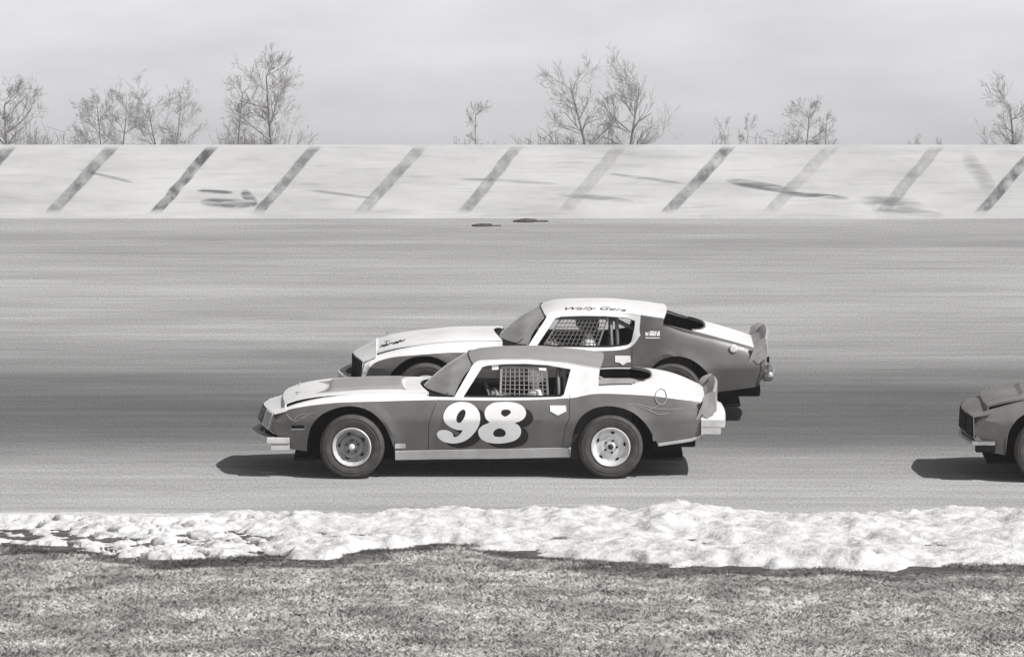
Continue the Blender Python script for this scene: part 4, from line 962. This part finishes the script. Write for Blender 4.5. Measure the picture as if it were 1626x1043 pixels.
# ------------------------------------------------------------------ drivers
def skin_body(name, J, E, Rr, m, parent, sub=1):
    me = bpy.data.meshes.new(name); me.from_pydata(J, E, []); ob = link(name, me, parent); me.materials.append(m)
    sk = ob.modifiers.new('skin', 'SKIN'); sk.use_smooth_shade = True
    for v, r in zip(me.skin_vertices[0].data if len(me.skin_vertices) else [], Rr): v.radius = (r, r)
    if not len(me.skin_vertices):
        pass
    me.skin_vertices[0].data[0].use_root = True
    sb = ob.modifiers.new('smooth', 'SUBSURF'); sb.levels = sub; sb.render_levels = sub
    return ob
def driver(car, x, label, helm_m, dark, lean=0., face=None):
    e = empty('person', car.matrix_basis @ Vector((x, -.45, .43)), label, 'person', (BANK, 0, 0), 'drivers in their cars')
    # joints in the seat frame: x forward is -x
    J = [(0, 0, .06), (.03, 0, .20), (.05, 0, .33), (.06, 0, .42), (.05, 0, .49), (.035, 0, .56),
         (.06, -.17, .40), (-.10, -.22, .24), (-.30, -.12, .38), (-.36, -.10, .41),
         (.06, .17, .40), (-.10, .22, .24), (-.30, .12, .40), (-.36, .10, .43),
         (-.02, -.10, .06), (-.42, -.14, .16), (-.78, -.12, -.10), (-.02, .10, .06), (-.42, .14, .16), (-.78, .12, -.10), (-.88, -.12, -.04), (-.88, .12, -.04)]
    J = [Vector(j)+Vector((0, 0, .0)) for j in J]
    E = [(0, 1), (1, 2), (2, 3), (3, 4), (4, 5), (3, 6), (6, 7), (7, 8), (8, 9), (3, 10), (10, 11), (11, 12), (12, 13), (0, 14), (14, 15), (15, 16), (0, 17), (17, 18), (18, 19), (16, 20), (19, 21)]
    Rr = [.15, .145, .155, .12, .06, .055, .085, .058, .045, .03, .085, .058, .045, .03, .10, .075, .05, .10, .075, .05, .045, .045]
    me = bpy.data.meshes.new('driver_body'); me.from_pydata([tuple(j) for j in J], E, []); ob = link('body', me, e); me.materials.append(SUIT)
    ob.modifiers.new('skin', 'SKIN').use_smooth_shade = True
    for v, r in zip(me.skin_vertices[0].data, Rr): v.radius = (r, r)
    me.skin_vertices[0].data[0].use_root = True
    sb = ob.modifiers.new('smooth', 'SUBSURF'); sb.levels = 1; sb.render_levels = 1
    for s_ in (-1, 1):   # gloved hands closed round the wheel rim
        h = MB(); hc_ = Vector((-.375, s_*.105, .42)); h.add(*ico(hc_, (.035, .02, .042)))
        for k in range(4):
            b = hc_+Vector((-.02, 0, .03-.02*k)); h.tube([b, b+Vector((-.03, s_*.005, .002)), b+Vector((-.042, -s_*.022, -.002)), b+Vector((-.022, -s_*.036, -.004))], [.0105, .010, .009, .0075], 8)
        b = hc_+Vector((.01, -s_*.012, .03)); h.tube([b, b+Vector((-.02, -s_*.025, .02)), b+Vector((-.045, -s_*.03, .022))], [.012, .011, .008], 8)
        h.build('hand', SKIN, e, True)
    # head with face
    bm = bmesh.new(); bmesh.ops.create_uvsphere(bm, u_segments=32, v_segments=24, radius=1); hc_ = Vector((.02, 0, .645))
    for v in bm.verts:
        q = v.co.copy(); f = -q.x   # forward
        x_, y_, z_ = q.x*.098, q.y*.076, q.z*.115
        if f > 0:
            x_ -= .022*math.exp(-((q.y/.16)**2+((q.z+.12)/.16)**2))            # nose
            x_ += .010*math.exp(-(((abs(q.y)-.34)/.16)**2+((q.z-.05)/.12)**2))  # eye sockets
            x_ -= .006*math.exp(-((q.y/.3)**2+((q.z+.42)/.07)**2)); x_ -= .010*math.exp(-((q.y/.3)**2+((q.z+.8)/.16)**2))
        if q.z < -.2: y_ *= 1-.25*(-q.z-.2)
        v.co = hc_+Vector((x_, y_, z_))
    me = bpy.data.meshes.new('head'); bm.to_mesh(me); bm.free(); me.materials.append(face or SKIN); me.polygons.foreach_set('use_smooth', [True]*len(me.polygons)); hd = link('head', me, e)
    for s_ in (-1, 1):
        ey = MB(); ey.add(*ico(hc_+Vector((-.082, s_*.028, .006)), (.008, .012, .007))); ey.build('eye', HAIR, hd, True)
        er = MB(); er.add(*ico(hc_+Vector((.01, s_*.078, -.01)), (.02, .008, .03))); er.build('ear', SKIN, hd, True)
    # open-face helmet shell
    V = []; Fc = []; nu, nv = 36, 22; idx = {}
    for j in range(nv+1):
        for i in range(nu):
            th = math.pi*j/nv; ph = 2*math.pi*i/nu; d = Vector((math.cos(ph)*math.sin(th), math.sin(ph)*math.sin(th), math.cos(th)))
            V.append(hc_+Vector((.012+d.x*.138, d.y*.118, .012+d.z*.142)))
    for j in range(nv):
        for i in range(nu):
            a = j*nu+i; b = j*nu+(i+1) % nu; cdir = (V[a]+V[b]+V[a+nu]+V[b+nu])/4-hc_
            if cdir.z < -.095: continue
            if cdir.x < -.045 and -.11 < cdir.z < .055: continue
            Fc.append([a, a+nu, b+nu, b])
    hs = mesh('helmet', V, Fc, helm_m, e, None, True); solid(hs, .018)
    pk = MB(); Vp = []
    for k in range(13):
        a = R(180-62+124*k/12); d0 = Vector((math.cos(a)*.132, math.sin(a)*.115, .068)); d1 = Vector((math.cos(a)*.185, math.sin(a)*.125, .055)); Vp += [hc_+d0, hc_+d1]
    pk.add(Vp, [[2*k, 2*k+1, 2*k+3, 2*k+2] for k in range(12)]); pk.build('helmet_peak', dark, hs, True); solid(bpy.data.objects[pk_name(hs)], .006, 0)
    go = MB(); Vg = []
    for k in range(13):
        a = R(180-58+116*k/12); r_ = Vector((math.cos(a)*.112, math.sin(a)*.094, 0)); Vg += [hc_+r_+Vector((0, 0, .035)), hc_+r_*1.02+Vector((0, 0, -.012))]
    go.add(Vg, [[2*k, 2*k+1, 2*k+3, 2*k+2] for k in range(12)]); solid(go.build('goggles', VISOR, hd, True), .008, 0)
    bl = MB(); bl.tube([(-.02+.09, -.13, .44), (-.06, -.13, .39), (-.12, -.09, .27), (-.13, -.05, .16)], .017, 6); bl.tube([(-.02+.09, .13, .44), (-.06, .13, .39), (-.12, .09, .27), (-.13, .05, .16)], .017, 6); bl.build('harness', DARKIN, e, True)
    return e
def ico(c_, sc_):
    bm = bmesh.new(); bmesh.ops.create_icosphere(bm, subdivisions=2, radius=1); V = [c_+Vector((v.co.x*sc_[0], v.co.y*sc_[1], v.co.z*sc_[2])) for v in bm.verts]; Fc = [[v.index for v in f.verts] for f in bm.faces]; bm.free(); return V, Fc
def pk_name(h): return h.children[-1].name
driver(carA, .53, 'driver in a white suit and white helmet behind the net of the nearest car', HELM, HELMD)
driver(carB, .40, 'driver in a white suit and a dark helmet behind the net of the far car', HELMD, HELMD, face=mat('pale_face', g(.7, .02), .7))

# ------------------------------------------------------------------ bare trees beyond the wall
def tree(px, dist, top_row, spread_px, label, fork=1, seed=0, thick=1.):
    rnd = random.Random(seed); k = dist/F; X = (px-813)*k; H = HC+(YH-top_row)*k-ZG; W_ = spread_px*k/2; clear = HC+(YH-230)*k-ZG
    e = empty('bare_tree', (X, dist, ZG), label, 'tree', group='bare trees beyond the wall')
    tr = MB(); br = MB(); r0 = .23*thick*H/13
    def seg(mb, p, d, L_, r, depth, n_seg=4):
        pts = [p.copy()]; rad = [r]; dd = d.copy()
        for i in range(n_seg):
            dd = (dd+Vector((rnd.gauss(0, .10), rnd.gauss(0, .10), rnd.gauss(.02, .06)))).normalized(); p = p+dd*(L_/n_seg); pts.append(p.copy()); rad.append(max(.0072, r*(1-.55*(i+1)/n_seg)))
        mb.tube(pts, rad, 5 if depth < 2 else 3, cap=False); return pts, rad, dd
    def grow(p, d, L_, r, depth):
        pts, rad, dd = seg(br, p, d, L_, r, depth, 4 if depth < 2 else 3)
        if depth >= 4 or L_ < .25: return
        for i in range({1: 7, 2: 5, 3: 3}[depth]):
            t = rnd.uniform(.15, 1)*(len(pts)-1); ii = min(len(pts)-2, int(t)); q = pts[ii].lerp(pts[ii+1], t-ii); sp = rnd.uniform(.4, .95); ax_ = rnd.uniform(0, 2*math.pi)
            ld = (pts[ii+1]-pts[ii]).normalized(); u = ld.cross(Vector((0, 0, 1))); u = u.normalized() if u.length > .1 else Vector((1, 0, 0)); v_ = ld.cross(u)
            nd = (ld*math.cos(sp)+(u*math.cos(ax_)+v_*math.sin(ax_))*math.sin(sp)); nd.z += .1; nd.normalize()
            grow(q, nd, L_*rnd.uniform(.34, .68)*(1.15-.3*t/(len(pts)-1)), rad[ii]*rnd.uniform(.4, .65), depth+1)
    base_h = max(.5, clear*.62)
    leaders = []
    for f_ in range(fork):
        tilt = (0 if fork == 1 else (-.16+.32*f_/(fork-1)))+rnd.gauss(0, .03)
        p0 = Vector((0, 0, -.1)) if f_ == 0 else Vector((.15*f_, .1, -.1)); pts = [p0]; rad = [r0]
        nS = 14; d = Vector((tilt*.25, 0, 1)).normalized(); Lt = H*.86
        for i in range(nS):
            d = (d+Vector((tilt*.10+rnd.gauss(0, .025), rnd.gauss(0, .025), .05))).normalized(); pts.append(pts[-1]+d*Lt/nS); rad.append(r0*(1-.85*(i+1)/nS)/(1 if fork == 1 else 1.15))
        tr.tube(pts, rad, 7, cap=False); leaders.append((pts, rad))
        for i in range(4, nS+1):
            z = pts[i].z
            if z < base_h*.8: continue
            for q in range(rnd.choice((2, 3, 3, 4))):
                a = rnd.uniform(0, 2*math.pi); el = rnd.uniform(.0, .5)+.4*max(0, (z-base_h)/(H-base_h)); hh = (z-base_h)/(H-base_h+.01); L_ = W_*rnd.uniform(.55, 1.0)*(1.1-.6*max(0, hh))
                grow(pts[i], Vector((math.cos(a)*math.cos(el), math.sin(a)*math.cos(el), math.sin(el))), L_, max(.022, rad[i]*.55), 1)
    # fit the crown to its measured height and width
    mz = max(v[2] for v in br.V); mx = np.percentile(np.abs([v[0] for v in br.V]), 99); sz = H/mz; sx_ = min(1.6, max(.5, W_/mx))
    for mbx in (tr, br): mbx.V = [(v[0]*(sx_ if mbx is br else sx_), v[1]*sx_, v[2]*sz) for v in mbx.V]
    tr.build('trunk', BARKD, e, True); br.build('branches', BARK, e, True)
for i, a in enumerate([
    (15, 430, 108, 190, 'big bare tree at the left edge above the white wall', 1, 1.1),
    (180, 560, 120, 130, 'faint slender bare tree left of the widely forked pale one', 2, .8),
    (268, 560, 108, 150, 'faint pale bare tree with two widely forked stems', 2, .9),
    (372, 500, 112, 110, 'bare tree standing close on the left of the tallest tree', 1, .9),
    (445, 430, 66, 180, 'tallest bare tree left of the middle with one straight dark trunk', 1, 1.2),
    (750, 560, 158, 80, 'small lone bare tree in the middle gap above the white wall', 1, .8),
    (968, 450, 66, 220, 'large bare tree with a forked trunk above the middle of the wall', 2, 1.25),
    (1165, 560, 178, 80, 'low bushy bare tree right of the large forked tree', 2, .9),
    (1272, 560, 150, 120, 'mid sized bare tree with a rounded crown of fine twigs', 1, .8),
    (1310, 600, 172, 70, 'thin bare tree close on the right of the round crowned one', 1, .8),
    (1460, 620, 203, 70, 'tiny faint bare tree low over the right part of the wall', 2, .7),
    (1618, 450, 110, 150, 'bare tree cut off by the right edge of the picture', 1, 1.1)]):
    tree(a[0], a[1], a[2], a[3], a[4], a[5], 11+i, a[6])
def brush(px, dist, row, wpx, label, seed):
    rnd = random.Random(seed); k = dist/F; e = empty('bare_shrub', ((px-813)*k, dist, ZG), label, 'shrub', group='bare scrub beyond the wall'); mb = MB(); H = HC+(YH-row)*k-ZG
    for i in range(150):
        x = rnd.gauss(0, wpx*k/4); p = Vector((x, rnd.gauss(0, 1), 0)); pts = [p]; d = Vector((rnd.gauss(0, .12), 0, 1))
        hh = H*rnd.uniform(.86, 1.0)*math.exp(-(x/(wpx*k*.8))**2)
        for s_ in range(4): pts.append(pts[-1]+Vector((d.x+rnd.gauss(0, .1), rnd.gauss(0, .1), 1))*hh/4)
        mb.tube(pts, [.05, .045, .035, .025, .012], 3, cap=False)
        for q in range(5):
            b = pts[3].lerp(pts[4], rnd.random()); mb.tube([b, b+Vector((rnd.gauss(0, .5), rnd.gauss(0, .3), rnd.uniform(.1, .7)))], [.018, .01], 3, cap=False)
    mb.build('stems', BARK, e)
brush(870, 480, 205, 130, 'low bare scrub just left of the large forked tree', 1)
brush(60, 520, 200, 120, 'low bare scrub right of the big tree at the left edge', 2)
brush(405, 520, 205, 110, 'low bare scrub between the foot of the two close trees', 3)
brush(1240, 540, 212, 150, 'low bare scrub under the round crowned tree', 4)

# ------------------------------------------------------------------ haze
mb = MB(); mb.box(-500, 500, -20, 760, ZG-1.2, 26)
hz = bpy.data.materials.new('haze'); hz.use_nodes = True; hn = hz.node_tree; hn.nodes.clear()
ho = hn.nodes.new('ShaderNodeOutputMaterial'); hv = hn.nodes.new('ShaderNodeVolumePrincipled'); hv.inputs['Color'].default_value = (.97, .97, 1, 1); hv.inputs['Density'].default_value = .00018; hv.inputs['Anisotropy'].default_value = .0
hn.links.new(hv.outputs[0], ho.inputs['Volume'])
h = mb.build('haze', hz, kind='stuff'); h['label'] = 'pale haze over the whole race track'; h['category'] = 'haze'
